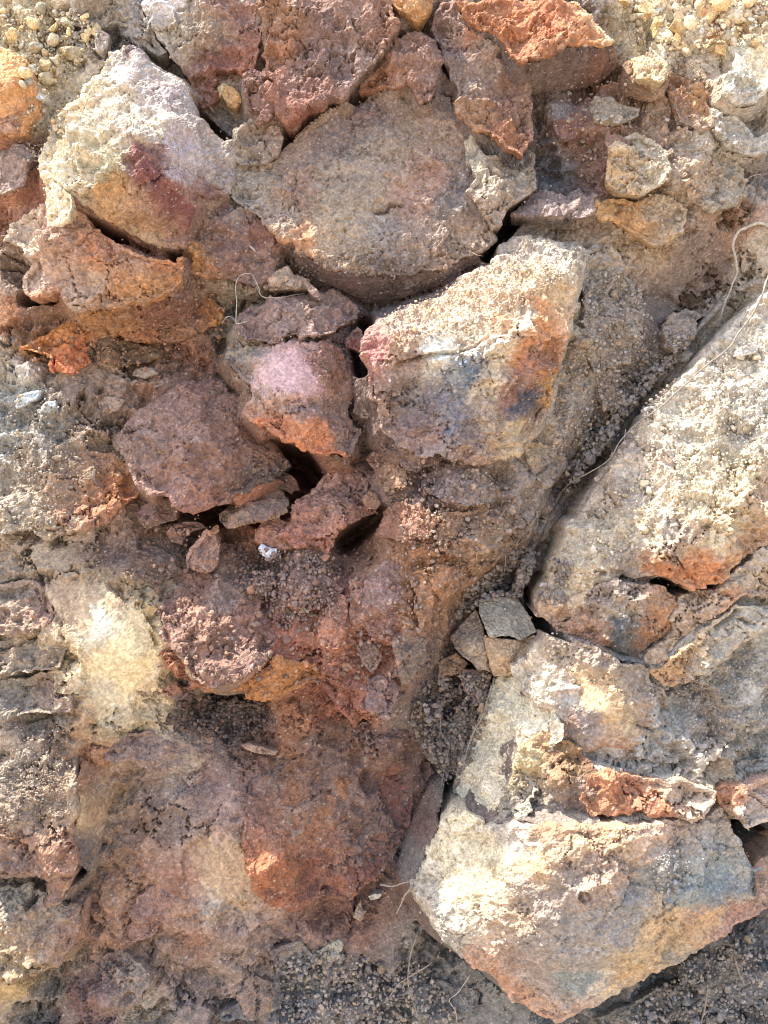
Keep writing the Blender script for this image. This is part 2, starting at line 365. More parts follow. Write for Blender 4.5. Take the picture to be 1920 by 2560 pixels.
# ------------------------------------------------------------------ stains of the earth (print x, y, colour as sRGB)
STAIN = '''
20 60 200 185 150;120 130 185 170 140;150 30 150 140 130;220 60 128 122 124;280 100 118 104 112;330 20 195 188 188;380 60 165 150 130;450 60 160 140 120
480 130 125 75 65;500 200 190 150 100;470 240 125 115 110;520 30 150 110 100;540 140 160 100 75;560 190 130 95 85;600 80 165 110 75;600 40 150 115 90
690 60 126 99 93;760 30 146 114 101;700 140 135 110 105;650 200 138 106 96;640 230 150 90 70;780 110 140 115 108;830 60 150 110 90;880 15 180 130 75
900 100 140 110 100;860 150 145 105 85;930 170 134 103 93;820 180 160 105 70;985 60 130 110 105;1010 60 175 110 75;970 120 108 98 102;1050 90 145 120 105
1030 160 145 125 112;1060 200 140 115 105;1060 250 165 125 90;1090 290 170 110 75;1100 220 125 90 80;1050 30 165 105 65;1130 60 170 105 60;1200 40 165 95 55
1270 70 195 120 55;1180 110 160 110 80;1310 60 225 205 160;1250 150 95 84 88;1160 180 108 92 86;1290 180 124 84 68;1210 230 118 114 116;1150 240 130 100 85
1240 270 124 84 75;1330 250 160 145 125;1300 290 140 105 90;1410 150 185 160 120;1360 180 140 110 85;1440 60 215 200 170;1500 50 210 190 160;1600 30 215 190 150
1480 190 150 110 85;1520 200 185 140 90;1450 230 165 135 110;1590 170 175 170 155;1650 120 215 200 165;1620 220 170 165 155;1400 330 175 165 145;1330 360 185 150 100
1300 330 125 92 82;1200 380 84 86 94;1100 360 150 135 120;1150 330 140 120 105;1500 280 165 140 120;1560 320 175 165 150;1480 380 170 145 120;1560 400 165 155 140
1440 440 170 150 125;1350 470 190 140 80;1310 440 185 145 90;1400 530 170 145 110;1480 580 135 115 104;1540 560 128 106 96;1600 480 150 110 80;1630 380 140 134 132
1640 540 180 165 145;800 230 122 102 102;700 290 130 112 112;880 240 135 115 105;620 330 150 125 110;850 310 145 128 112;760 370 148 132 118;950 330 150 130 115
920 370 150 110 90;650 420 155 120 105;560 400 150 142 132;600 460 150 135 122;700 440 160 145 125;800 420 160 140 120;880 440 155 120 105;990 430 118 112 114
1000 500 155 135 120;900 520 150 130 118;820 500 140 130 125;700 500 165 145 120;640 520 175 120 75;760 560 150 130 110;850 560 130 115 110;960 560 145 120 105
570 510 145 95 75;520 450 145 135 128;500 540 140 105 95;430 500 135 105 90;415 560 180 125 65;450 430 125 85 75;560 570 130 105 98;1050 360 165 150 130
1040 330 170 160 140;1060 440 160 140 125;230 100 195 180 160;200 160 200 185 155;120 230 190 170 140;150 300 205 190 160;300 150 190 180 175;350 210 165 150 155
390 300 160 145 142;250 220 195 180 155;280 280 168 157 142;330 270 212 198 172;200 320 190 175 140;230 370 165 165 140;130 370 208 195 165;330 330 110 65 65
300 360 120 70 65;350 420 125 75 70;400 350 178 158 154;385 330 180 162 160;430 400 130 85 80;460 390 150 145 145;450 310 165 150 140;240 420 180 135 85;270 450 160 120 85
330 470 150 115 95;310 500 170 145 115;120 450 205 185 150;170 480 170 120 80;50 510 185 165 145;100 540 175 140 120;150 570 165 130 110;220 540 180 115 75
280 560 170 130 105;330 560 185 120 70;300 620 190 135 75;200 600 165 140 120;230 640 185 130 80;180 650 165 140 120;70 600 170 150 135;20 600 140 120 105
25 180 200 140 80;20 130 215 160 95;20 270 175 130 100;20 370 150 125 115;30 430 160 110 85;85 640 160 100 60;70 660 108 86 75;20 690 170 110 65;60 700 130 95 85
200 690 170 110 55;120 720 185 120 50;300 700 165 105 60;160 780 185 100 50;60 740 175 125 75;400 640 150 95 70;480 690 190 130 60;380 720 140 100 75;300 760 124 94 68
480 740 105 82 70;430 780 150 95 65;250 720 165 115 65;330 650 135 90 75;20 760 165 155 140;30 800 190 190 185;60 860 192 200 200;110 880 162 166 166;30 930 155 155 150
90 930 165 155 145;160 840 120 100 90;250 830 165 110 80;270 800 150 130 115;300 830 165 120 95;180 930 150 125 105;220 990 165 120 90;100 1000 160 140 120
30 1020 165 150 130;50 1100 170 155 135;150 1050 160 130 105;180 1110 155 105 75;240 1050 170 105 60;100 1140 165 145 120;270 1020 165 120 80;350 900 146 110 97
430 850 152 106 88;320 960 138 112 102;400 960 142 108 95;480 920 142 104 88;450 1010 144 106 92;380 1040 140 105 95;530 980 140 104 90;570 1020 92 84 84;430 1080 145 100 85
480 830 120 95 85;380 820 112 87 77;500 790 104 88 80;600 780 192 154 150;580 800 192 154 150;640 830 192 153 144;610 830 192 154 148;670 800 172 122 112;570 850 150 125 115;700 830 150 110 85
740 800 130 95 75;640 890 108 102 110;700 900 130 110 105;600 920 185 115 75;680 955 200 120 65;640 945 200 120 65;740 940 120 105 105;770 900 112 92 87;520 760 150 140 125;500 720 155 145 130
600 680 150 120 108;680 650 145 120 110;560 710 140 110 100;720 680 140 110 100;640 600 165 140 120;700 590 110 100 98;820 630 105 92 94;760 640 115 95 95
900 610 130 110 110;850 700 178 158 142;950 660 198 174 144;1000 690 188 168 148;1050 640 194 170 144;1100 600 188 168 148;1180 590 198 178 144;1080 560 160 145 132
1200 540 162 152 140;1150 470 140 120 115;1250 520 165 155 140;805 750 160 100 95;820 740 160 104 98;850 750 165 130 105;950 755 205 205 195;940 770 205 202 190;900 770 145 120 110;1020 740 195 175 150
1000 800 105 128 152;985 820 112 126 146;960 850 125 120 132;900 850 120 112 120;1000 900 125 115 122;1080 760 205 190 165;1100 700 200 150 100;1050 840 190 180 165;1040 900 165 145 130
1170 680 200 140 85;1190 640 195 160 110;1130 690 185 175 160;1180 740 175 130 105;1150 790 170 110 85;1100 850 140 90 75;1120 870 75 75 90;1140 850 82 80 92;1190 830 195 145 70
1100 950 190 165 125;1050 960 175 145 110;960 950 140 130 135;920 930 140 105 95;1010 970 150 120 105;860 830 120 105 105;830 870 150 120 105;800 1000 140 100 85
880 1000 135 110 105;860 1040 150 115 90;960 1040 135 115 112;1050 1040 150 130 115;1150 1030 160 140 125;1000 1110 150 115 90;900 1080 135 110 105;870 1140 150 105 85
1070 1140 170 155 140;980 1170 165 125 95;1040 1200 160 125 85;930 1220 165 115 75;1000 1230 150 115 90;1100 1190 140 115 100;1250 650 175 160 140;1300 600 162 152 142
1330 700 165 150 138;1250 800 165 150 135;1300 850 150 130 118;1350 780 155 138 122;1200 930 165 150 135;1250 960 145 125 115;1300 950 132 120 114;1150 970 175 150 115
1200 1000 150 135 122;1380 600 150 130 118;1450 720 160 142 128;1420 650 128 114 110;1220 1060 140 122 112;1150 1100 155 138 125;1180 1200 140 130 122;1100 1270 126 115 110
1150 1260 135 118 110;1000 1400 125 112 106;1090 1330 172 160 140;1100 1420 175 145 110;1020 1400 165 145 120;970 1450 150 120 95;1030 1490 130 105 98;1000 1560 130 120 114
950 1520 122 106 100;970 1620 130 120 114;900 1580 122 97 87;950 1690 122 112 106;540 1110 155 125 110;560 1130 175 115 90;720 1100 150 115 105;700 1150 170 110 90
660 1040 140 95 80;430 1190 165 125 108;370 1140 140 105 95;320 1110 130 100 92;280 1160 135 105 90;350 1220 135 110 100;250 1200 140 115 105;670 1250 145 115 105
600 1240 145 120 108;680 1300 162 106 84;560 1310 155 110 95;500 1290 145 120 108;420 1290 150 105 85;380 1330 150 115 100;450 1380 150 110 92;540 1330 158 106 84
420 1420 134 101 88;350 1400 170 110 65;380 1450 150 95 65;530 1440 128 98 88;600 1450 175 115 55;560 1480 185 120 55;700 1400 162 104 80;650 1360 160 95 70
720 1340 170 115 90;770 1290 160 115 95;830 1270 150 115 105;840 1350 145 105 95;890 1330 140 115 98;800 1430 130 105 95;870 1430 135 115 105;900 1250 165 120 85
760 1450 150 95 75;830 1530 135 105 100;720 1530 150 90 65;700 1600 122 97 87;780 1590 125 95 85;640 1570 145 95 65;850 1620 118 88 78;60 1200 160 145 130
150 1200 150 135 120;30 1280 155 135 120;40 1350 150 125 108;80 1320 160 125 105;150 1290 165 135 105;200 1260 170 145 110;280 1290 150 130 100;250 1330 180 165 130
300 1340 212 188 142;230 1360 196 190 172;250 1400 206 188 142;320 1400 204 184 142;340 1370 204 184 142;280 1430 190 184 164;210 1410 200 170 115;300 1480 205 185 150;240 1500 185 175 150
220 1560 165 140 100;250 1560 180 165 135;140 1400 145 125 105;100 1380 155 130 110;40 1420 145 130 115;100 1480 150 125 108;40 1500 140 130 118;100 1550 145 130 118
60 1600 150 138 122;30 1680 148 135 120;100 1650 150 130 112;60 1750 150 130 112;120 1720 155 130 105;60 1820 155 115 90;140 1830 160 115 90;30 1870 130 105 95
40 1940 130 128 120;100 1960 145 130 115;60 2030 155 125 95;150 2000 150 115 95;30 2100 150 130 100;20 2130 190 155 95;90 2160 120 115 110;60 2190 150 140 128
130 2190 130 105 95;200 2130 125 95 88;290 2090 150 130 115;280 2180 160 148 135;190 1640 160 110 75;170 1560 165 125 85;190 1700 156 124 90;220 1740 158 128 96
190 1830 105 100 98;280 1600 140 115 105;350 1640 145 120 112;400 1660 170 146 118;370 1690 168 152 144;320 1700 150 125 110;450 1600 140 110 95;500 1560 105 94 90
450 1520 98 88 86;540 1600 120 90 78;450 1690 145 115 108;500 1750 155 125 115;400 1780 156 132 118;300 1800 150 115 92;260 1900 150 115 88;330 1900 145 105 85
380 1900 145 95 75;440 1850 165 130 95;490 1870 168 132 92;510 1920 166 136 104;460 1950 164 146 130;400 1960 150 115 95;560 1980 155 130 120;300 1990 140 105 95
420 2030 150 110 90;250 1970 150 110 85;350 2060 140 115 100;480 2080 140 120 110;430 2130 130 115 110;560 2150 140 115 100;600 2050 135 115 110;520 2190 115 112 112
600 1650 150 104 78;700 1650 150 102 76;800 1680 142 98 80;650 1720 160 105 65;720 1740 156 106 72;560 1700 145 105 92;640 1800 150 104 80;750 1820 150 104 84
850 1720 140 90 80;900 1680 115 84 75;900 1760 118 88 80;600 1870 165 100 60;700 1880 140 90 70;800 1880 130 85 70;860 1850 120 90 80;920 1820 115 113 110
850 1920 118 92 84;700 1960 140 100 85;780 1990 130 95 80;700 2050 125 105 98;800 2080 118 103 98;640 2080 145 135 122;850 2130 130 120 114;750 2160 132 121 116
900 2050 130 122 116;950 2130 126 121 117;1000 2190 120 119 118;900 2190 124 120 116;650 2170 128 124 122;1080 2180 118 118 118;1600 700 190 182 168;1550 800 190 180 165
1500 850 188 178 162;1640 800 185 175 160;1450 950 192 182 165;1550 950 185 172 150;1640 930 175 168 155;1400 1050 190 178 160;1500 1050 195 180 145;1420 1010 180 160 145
1600 1020 190 175 140;1350 1130 190 175 150;1330 1060 170 150 135;1550 1100 190 170 135;1640 1060 165 135 110;1300 1200 195 180 155;1400 1150 185 172 150;1450 1160 150 138 130
1500 1190 160 145 128;1560 1160 200 185 150;1500 1225 190 120 65;1540 1215 186 122 70;1600 1180 175 130 90;1420 1225 175 120 80;1230 1290 200 180 145;1340 1230 150 140 132;1280 1300 150 130 118
1340 1290 130 120 118;1335 1318 180 168 148;1420 1280 165 130 105;1430 1330 175 125 85;1400 1380 165 115 75;1340 1370 75 80 82;1340 1410 80 85 88;1270 1340 165 120 90;1220 1330 175 135 110
1300 1380 150 110 85;1200 1400 150 135 120;1280 1430 140 125 118;1350 1450 140 128 120;1400 1480 140 128 120;1270 1460 195 160 115;1285 1490 195 162 117;1300 1515 195 164 119;1310 1540 195 165 120;1350 1580 180 160 125
1240 1500 165 150 145;1240 1520 150 160 165;1400 1560 150 128 115;1260 1560 110 105 115;1330 1620 160 120 95;1420 1600 165 130 105;1380 1640 155 125 105;1200 1560 140 100 80;1180 1640 140 100 70
1230 1640 150 115 70;1240 1700 118 103 100;1130 1700 150 140 130;1160 1760 140 135 130;1270 1670 120 85 70;1100 1500 205 198 175;1060 1600 212 200 174;1080 1680 214 202 174
1040 1740 205 198 175;1130 1620 190 175 130;1150 1470 190 180 160;1470 1330 165 145 125;1540 1290 175 150 125;1600 1240 180 165 145;1570 1310 190 130 85;1500 1400 180 155 120
1450 1430 185 145 95;1430 1480 170 130 95;1560 1380 175 165 150;1620 1350 175 168 155;1640 1420 150 145 135;1530 1450 160 155 145;1460 1550 152 151 146;1600 1500 155 152 145
1560 1540 170 150 135;1480 1620 165 155 145;1600 1600 160 158 152;1550 1650 165 145 120;1640 1640 150 145 138;1450 1690 150 130 110;1340 1700 180 115 75;1300 1740 165 115 80
1400 1720 165 105 75;1430 1740 175 105 60;1480 1720 180 160 140;1520 1730 185 165 145;1590 1710 175 115 75;1630 1750 175 165 155;1640 1870 165 130 105;1000 1800 218 205 172
980 1880 214 200 168;1010 1940 212 193 150;950 1950 160 160 155;960 2020 165 160 150;910 1960 170 155 135;1060 1830 218 204 172;1080 1880 175 165 140;1130 1820 165 160 155
1100 1980 170 140 115;1060 1990 180 155 130;1150 1860 180 140 95;1200 1800 165 120 85;1250 1830 180 150 115;1300 1790 185 145 105;1400 1800 190 160 135;1450 1780 180 150 125
1350 1830 195 160 120;1160 1940 140 125 118;1250 1900 140 128 122;1320 1870 150 130 120;1150 2040 140 132 128;1250 1980 145 138 132;1300 1920 175 145 120;1350 1950 125 128 130
1430 1870 140 140 138;1500 1900 150 150 145;1550 1850 150 150 145;1560 1780 165 150 135;1530 1920 112 126 130;1600 1930 137 141 141;1350 2000 140 135 132;1250 2060 150 140 135
1180 2120 150 138 132;1100 2080 150 125 110;1040 2080 185 140 110;1100 2160 190 145 115;1430 1990 195 160 110;1400 2050 195 165 120;1500 2000 190 145 115;1600 1980 180 135 115
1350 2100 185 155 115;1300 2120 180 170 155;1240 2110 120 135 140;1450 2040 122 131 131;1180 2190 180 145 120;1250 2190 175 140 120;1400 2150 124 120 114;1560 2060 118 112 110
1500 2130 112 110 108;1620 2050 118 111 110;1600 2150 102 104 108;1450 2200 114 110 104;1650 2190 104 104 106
'''
def lin(c):
    c = np.asarray(c, float) / 255.0
    return np.where(c <= 0.04045, c / 12.92, ((c + 0.055) / 1.055) ** 2.4)
_st = np.array([[float(x) for x in e.split()] for e in STAIN.replace('\n', ';').split(';') if e.strip()])
ST_F = _st[:, :2]
ST_C = lin(_st[:, 2:5])

def owner_at(fx, fy, blocks, terrain_w):
    own, best = -1, -9
    for bi, b in enumerate(blocks):
        x0, y0, x1, y1 = b['box']
        if x0 < fx < x1 and y0 < fy < y1 and inside(np.array([[fx, fy]]), np.array(b['outline']))[0]:
            w = b['relief'](*[np.array([c]) for c in wpos(fx, fy, b['w'])])[0]
            if w > best:
                best = w; own = bi
    if best < -8:
        best = terrain_w(*[np.array([c]) for c in wpos(fx, fy, 0)])[0]
    return own, best
def stain_weights_owner(blocks, terrain_w):
    """which block each stain belongs to (-1 = the bank itself) and where it lies on the bank"""
    own = np.full(len(ST_F), -1)
    uv = np.zeros((len(ST_F), 2))
    for i, (fx, fy) in enumerate(ST_F):
        own[i], w = owner_at(fx, fy, blocks, terrain_w)
        uv[i] = wpos(fx, fy, w)
    return own, uv

SAT = 0.75
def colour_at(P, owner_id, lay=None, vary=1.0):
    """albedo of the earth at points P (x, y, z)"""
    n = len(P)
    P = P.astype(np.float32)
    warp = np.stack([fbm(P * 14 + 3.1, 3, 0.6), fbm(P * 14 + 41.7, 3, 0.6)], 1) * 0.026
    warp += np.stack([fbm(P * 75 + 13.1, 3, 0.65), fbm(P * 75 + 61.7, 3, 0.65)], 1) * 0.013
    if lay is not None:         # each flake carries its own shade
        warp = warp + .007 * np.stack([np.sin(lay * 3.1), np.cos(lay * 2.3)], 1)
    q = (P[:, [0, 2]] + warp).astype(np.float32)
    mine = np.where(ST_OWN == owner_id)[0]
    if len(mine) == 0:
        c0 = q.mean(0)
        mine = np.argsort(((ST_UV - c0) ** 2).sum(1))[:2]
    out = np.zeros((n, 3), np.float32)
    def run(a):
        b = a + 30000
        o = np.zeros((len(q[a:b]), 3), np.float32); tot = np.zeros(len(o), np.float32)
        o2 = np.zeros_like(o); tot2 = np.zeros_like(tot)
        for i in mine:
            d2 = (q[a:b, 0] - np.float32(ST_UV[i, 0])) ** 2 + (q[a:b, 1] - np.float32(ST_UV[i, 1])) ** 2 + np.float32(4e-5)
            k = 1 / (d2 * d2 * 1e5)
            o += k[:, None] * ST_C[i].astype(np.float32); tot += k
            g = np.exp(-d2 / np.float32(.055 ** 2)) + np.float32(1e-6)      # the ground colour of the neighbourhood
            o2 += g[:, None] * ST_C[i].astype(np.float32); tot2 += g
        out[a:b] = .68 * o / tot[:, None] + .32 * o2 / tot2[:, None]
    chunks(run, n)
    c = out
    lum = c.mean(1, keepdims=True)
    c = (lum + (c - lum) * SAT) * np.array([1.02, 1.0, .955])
    if lay is not None:
        c = c * (1 + .09 * np.sin(lay * 4.7))[:, None]
    # mineral mottling: iron (rust), manganese (dark violet-grey) and pale clay
    a = fbm(P * 40 + 9.0, 4, 0.68)
    b = fbm(P * 110 + 23.0, 3, 0.65)
    c = c * np.exp(vary * (0.30 * a + 0.34 * b))[:, None]
    rust = sstep(fbm(P * 24 + 60.0, 4, 0.66), 0.14, 0.36) * 0.24 * vary
    dark = sstep(fbm(P * 27 + 130.0, 4, 0.66), 0.18, 0.38) * 0.26 * vary
    lum = c.mean(1, keepdims=True)
    c = c * (1 - rust[:, None]) + rust[:, None] * lum * np.array([1.42, 0.94, 0.62])
    c = c * (1 - dark[:, None]) + dark[:, None] * lum * np.array([0.66, 0.60, 0.58])
    pale = sstep(fbm(P * 48 + 210.0, 4, 0.66), 0.20, 0.40) * 0.26 * vary
    c = c * (1 - pale[:, None]) + pale[:, None] * np.array([0.46, 0.40, 0.34])
    return np.clip(c, 0.01, 0.85)

# scratched, polished faces (streaks run along a direction): outline, streak angle, pale streak colour
POLISH = [
    (t('a3', [(190, 470), (560, 470), (740, 570), (880, 700), (960, 860), (950, 1000), (860, 1160), (690, 1290), (620, 1400), (520, 1360), (470, 1150), (480, 860), (330, 740), (200, 600)]), -62, (226, 214, 178)),
    (t('a4', [(1210, 560), (1300, 540), (1420, 640), (1520, 800), (1450, 960), (1330, 1010), (1130, 1010), (1030, 880), (1010, 720)]), -55, (215, 190, 140)),
    (t('a4', [(450, 180), (560, 200), (640, 300), (640, 520), (560, 520), (470, 340)]), -68, (200, 190, 140)),
    (t('b2', [(120, 610), (290, 560), (370, 640), (430, 780), (500, 880), (420, 900), (300, 880), (120, 840), (60, 790)]), -52, (214, 186, 160)),
    (t('c3', [(480, 1040), (590, 1040), (720, 1180), (850, 1400), (780, 1400), (640, 1300), (560, 1180)]), -55, (214, 196, 160)),
]
_PW = (0.08, 0.08, 0.03, 0.09, 0.14)
POLISH = [(np.array([wpos(x, y, w) for x, y in poly]), ang, lin(rgb)) for (poly, ang, rgb), w in zip(POLISH, _PW)]
def polish_info(P):
    out = []
    Q = P[:, [0, 2]]
    for L, ang, rgb in POLISH:
        lo, hi = L.min(0) - 0.012, L.max(0) + 0.012
        m = np.where((Q > lo).all(1) & (Q < hi).all(1))[0]
        if not len(m):
            continue
        q = Q[m]
        d, _ = seg_dist(q, L, True)
        d = np.where(inside(q, L), d, -d)
        a = math.radians(ang)
        s = q[:, 0] * math.cos(a) + q[:, 1] * math.sin(a); r = -q[:, 0] * math.sin(a) + q[:, 1] * math.cos(a)
        r = r + .004 * fbm(P[m] * 25, 2)
        st = fbm(np.stack([s * 22 + 40 * r, r * 130, s * 3], 1), 4, 0.75)
        k = sstep(d + 0.012 * st + 0.006 * fbm(P[m] * 60, 2), 0.0, 0.012)
        out.append((m, k, st, rgb))
    return out

# veins, smears and scraped patches with an outline of their own: tile, outline, colour, cover, streak angle
PATCH = [
 ('a3', [(780,640),(880,700),(960,860),(960,960),(900,1100),(830,1180),(700,1250),(660,1150),(520,1060),(500,980),(600,880),(680,800),(740,720)], (214,190,142), .85, -62),
 ('a3', [(200,480),(560,470),(720,560),(780,640),(740,700),(600,640),(480,600),(560,720),(500,830),(380,760),(250,600)], (162,134,106), .7, -62),
 ('a3', [(540,650),(610,660),(700,740),(740,720),(660,820),(600,880),(520,960),(470,940),(480,850),(560,760)], (204,200,184), .75, -62),
 ('a3', [(500,1070),(660,1150),(700,1270),(650,1400),(560,1380),(510,1300),(470,1180)], (180,168,138), .6, -68),
 ('a4', [(1270,560),(1330,560),(1430,660),(1520,800),(1500,900),(1440,960),(1320,920),(1180,900),(1200,760),(1240,640)], (172,142,106), .38, -55),
 ('a4', [(1180,910),(1260,920),(1260,1000),(1140,1020)], (184,174,160), .4, -55),
 ('b2', [(150,605),(300,560),(380,620),(440,760),(500,860),(420,900),(330,905),(200,860),(70,790),(130,700)], (192,153,149), .92, -52),
 ('b2', [(700,570),(730,530),(830,550),(870,640),(840,700),(760,670),(710,640)], (160,100,96), .85, -60),
 ('b2', [(1050,590),(1100,545),(1200,545),(1240,620),(1200,670),(1100,660)], (204,204,195), .85, None),
 ('b2', [(1290,740),(1330,660),(1420,640),(1440,700),(1390,800),(1330,900),(1270,1060),(1190,1150),(1170,1080),(1240,940),(1280,850)], (108,124,146), .7, 60),
 ('b2', [(1440,570),(1540,520),(1620,560),(1600,700),(1520,860),(1440,960),(1400,950),(1420,800),(1440,690)], (204,187,161), .8, 60),
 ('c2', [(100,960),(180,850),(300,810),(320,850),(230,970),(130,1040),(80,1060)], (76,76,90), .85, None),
 ('c2', [(230,280),(400,270),(430,420),(420,560),(240,580),(180,690),(130,700),(230,500),(280,420)], (198,140,92), .75, None),
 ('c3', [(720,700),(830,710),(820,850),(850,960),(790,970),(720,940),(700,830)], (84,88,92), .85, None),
 ('c3', [(490,1040),(590,1035),(660,1110),(760,1240),(860,1400),(800,1410),(680,1310),(570,1210),(520,1120)], (194,164,122), .85, -52),
 ('a1', [(760,790),(840,820),(880,920),(960,1010),(1050,1080),(1150,1110),(1140,1250),(1050,1270),(940,1180),(800,1090),(740,960)], (122,74,72), .8, None),
 ('a1', [(1000,760),(1080,720),(1190,850),(1200,930),(1110,950),(1110,1110),(1030,1090),(1010,930)], (184,167,164), .85, None),
 ('a1', [(560,1080),(700,1000),(760,1100),(700,1240),(640,1310),(520,1210)], (180,136,86), .8, None),
 ('b2', [(0,1000),(100,1010),(230,1090),(360,1150),(520,1190),(600,1220),(580,1250),(340,1190),(200,1140),(80,1060)], (196,118,68), .85, None),
 ('c3', [(900,420),(1050,380),(1150,420),(1330,410),(1400,470),(1280,530),(1080,520),(900,460)], (188,120,68), .75, None),
 ('c4', [(0,1290),(180,1400),(300,1560),(420,1660),(260,1660),(130,1520),(0,1400)], (188,140,108), .7, None),
 ('c4', [(1060,1010),(1200,1000),(1320,920),(1480,960),(1300,1230),(1200,1260),(1000,1300),(860,1400),(700,1500),(960,1180)], (190,156,112), .7, 35),
 ('c4', [(1220,700),(1420,560),(1540,820),(1400,960),(1230,980),(1050,980),(960,860)], (128,140,142), .6, 35),
 ('c4', [(820,560),(900,420),(1200,440),(1100,600),(960,700),(830,700)], (188,158,134), .7, 35),
]
def patches(c, P, owner, lay=None):
    Q = P[:, [0, 2]]
    for own, L, rgb, cover, ang in PATCHES:
        if own != owner:
            continue
        m = np.where((Q > L.min(0) - .015).all(1) & (Q < L.max(0) + .015).all(1))[0]
        if not len(m):
            continue
        p = P[m].astype(np.float32); q = Q[m]
        d, _ = seg_dist(q, L, True)
        d = np.where(inside(q, L), d, -d)
        if ang is None:
            n = fbm(p * 55 + 7, 4, .65)
        else:
            a = math.radians(ang)
            s = q[:, 0] * math.cos(a) + q[:, 1] * math.sin(a); r = -q[:, 0] * math.sin(a) + q[:, 1] * math.cos(a)
            n = .75 * fbm(np.stack([s * 7 + 30 * r, r * 150, s * 2], 1), 4, .72) + .35 * fbm(p * 40 + 7, 3, .6)
        if lay is not None:
            d = d + .004 * np.sin(lay[m] * 2.9)
        k = (cover * .9 * sstep(d + (.018 if ang is None else .034) * n - (0 if ang is None else .003), -.002, .007))[:, None]
        col = lin(rgb)
        col = col.mean() + (col - col.mean()) * (.5 + .5 * SAT)
        c[m] = c[m] * (1 - k) + k * col * np.exp((.35 if ang is None else .6) * n + .2 * fbm(p * 130, 2))[:, None]
    return c
# ------------------------------------------------------------------ the bank itself
BANK_PTS = [
 (0,0,-.02),(150,60,-.02),(300,30,.0),(400,60,.02),(480,100,.01),(470,240,-.04),(540,150,0),(600,100,-.02),(800,60,-.02),(1000,100,-.02),(1200,60,-.02),(1400,60,-.06),(1600,60,-.07),
 (1250,170,-.05),(1350,230,0),(1200,260,-.01),(1420,350,.05),(1500,300,.02),(1600,250,-.02),(1200,390,-.05),(1300,340,.01),(1450,480,.04),(1380,480,0),(1480,580,-.06),(1420,650,-.09),(1560,560,-.06),
 (1640,500,-.02),(1630,380,-.03),(1300,600,.015),(1280,690,.045),(1350,700,-.03),(1250,750,.05),(1300,900,-.05),(1250,1000,-.06),(1150,1050,.04),(1130,1150,.05),(1230,900,.03),(1200,980,.02),(1000,1070,.1),(900,1100,.085),(1050,1180,.09),(950,1220,.1),(1150,1200,-.06),
 (1100,1260,-.09),(1000,1380,-.08),(960,1480,-.08),(1050,1480,-.09),(1130,1400,-.04),(1090,1500,-.05),(1060,1400,-.06),(950,1600,-.07),(960,1720,-.1),(1450,760,-.08),(1380,900,-.1),(1250,1100,-.1),
 (400,650,-.02),(200,700,0),(100,730,.01),(300,780,-.02),(480,690,-.02),(480,780,-.05),(50,830,.03),(150,900,.03),(100,1050,.06),(220,1050,.05),(270,1100,.02),(600,1000,-.1),(650,1030,-.12),(420,1100,-.1),
 (450,1150,-.08),(330,1150,0),(250,1200,.02),(120,1220,.05),(700,1150,-.04),(760,1170,-.1),(850,1080,.03),(780,950,.0),(800,830,-.02),(700,590,-.07),(820,620,-.07),(950,590,-.05),(500,600,-.03),
 (400,1300,.02),(550,1300,.02),(650,1300,.02),(450,1420,.03),(600,1440,.04),(700,1400,.04),(820,1400,.075),(880,1350,.09),(990,1300,.0),(900,1450,.06),(700,1500,.03),(800,1550,.02),(850,1630,0),
 (250,1300,.085),(270,1240,.07),(300,1420,.085),(200,1500,.075),(60,1400,.08),(60,1650,.08),(150,1650,.08),(170,1850,.06),(60,1900,.04),(200,1700,.02),(190,1830,-.02),(60,2050,.06),(30,2150,.03),(150,2100,.02),(90,2170,.01),
 (450,1520,-.05),(540,1530,-.06),(500,1600,-.02),(400,1600,.01),(330,1640,.02),(350,1720,.02),(500,1750,.03),(600,1700,.015),(700,1650,-.01),(270,1560,.05),(240,1640,.03),(800,1650,-.02),(880,1620,-.06),(900,1700,-.06),(700,1800,.03),(600,1850,.045),
 (800,1850,.01),(500,1900,.06),(400,1850,.045),(300,1850,.05),(250,2000,.06),(400,2000,.06),(560,2000,.05),(650,1960,0),(850,1930,-.05),(920,1830,-.08),(700,2050,-.02),(800,2100,-.03),(600,2100,0),(480,2080,.03),
 (300,2100,.02),(200,2130,.0),(430,2130,-.01),(900,2150,-.03),(1000,2180,-.035),(650,2200,-.01),(300,2200,.02),
 (1500,1000,.06),(1600,1300,.12),(1400,1420,.12),(1250,1480,.1),(1480,1440,.12),(1480,1520,.12),(1600,1500,.12),(1500,1600,.135),(1600,1620,.14),(1400,1700,.13),(1300,1700,.12),(1520,1700,.135),(1200,1780,.11),(1590,1800,-.12),(1650,1830,-.12),(1500,2130,-.08),(1600,2050,-.05),(1600,2150,-.08),(1400,2180,-.05),(1250,2000,0),
 (300,200,-.03),(250,400,.0),(200,560,.02),(750,350,-.03),(900,450,-.02),(600,800,-.02),(1000,850,0),(400,950,0),(500,330,-.03),
 (-300,600,0),(-300,1500,.05),(1960,600,0),(1960,1500,.05),(830,-260,-.06),(830,2500,.0),(0,2450,.06),(1659,2450,-.05),(0,-260,-.04),(1659,-260,-.1),
]
BANK = Relief(BANK_PTS)

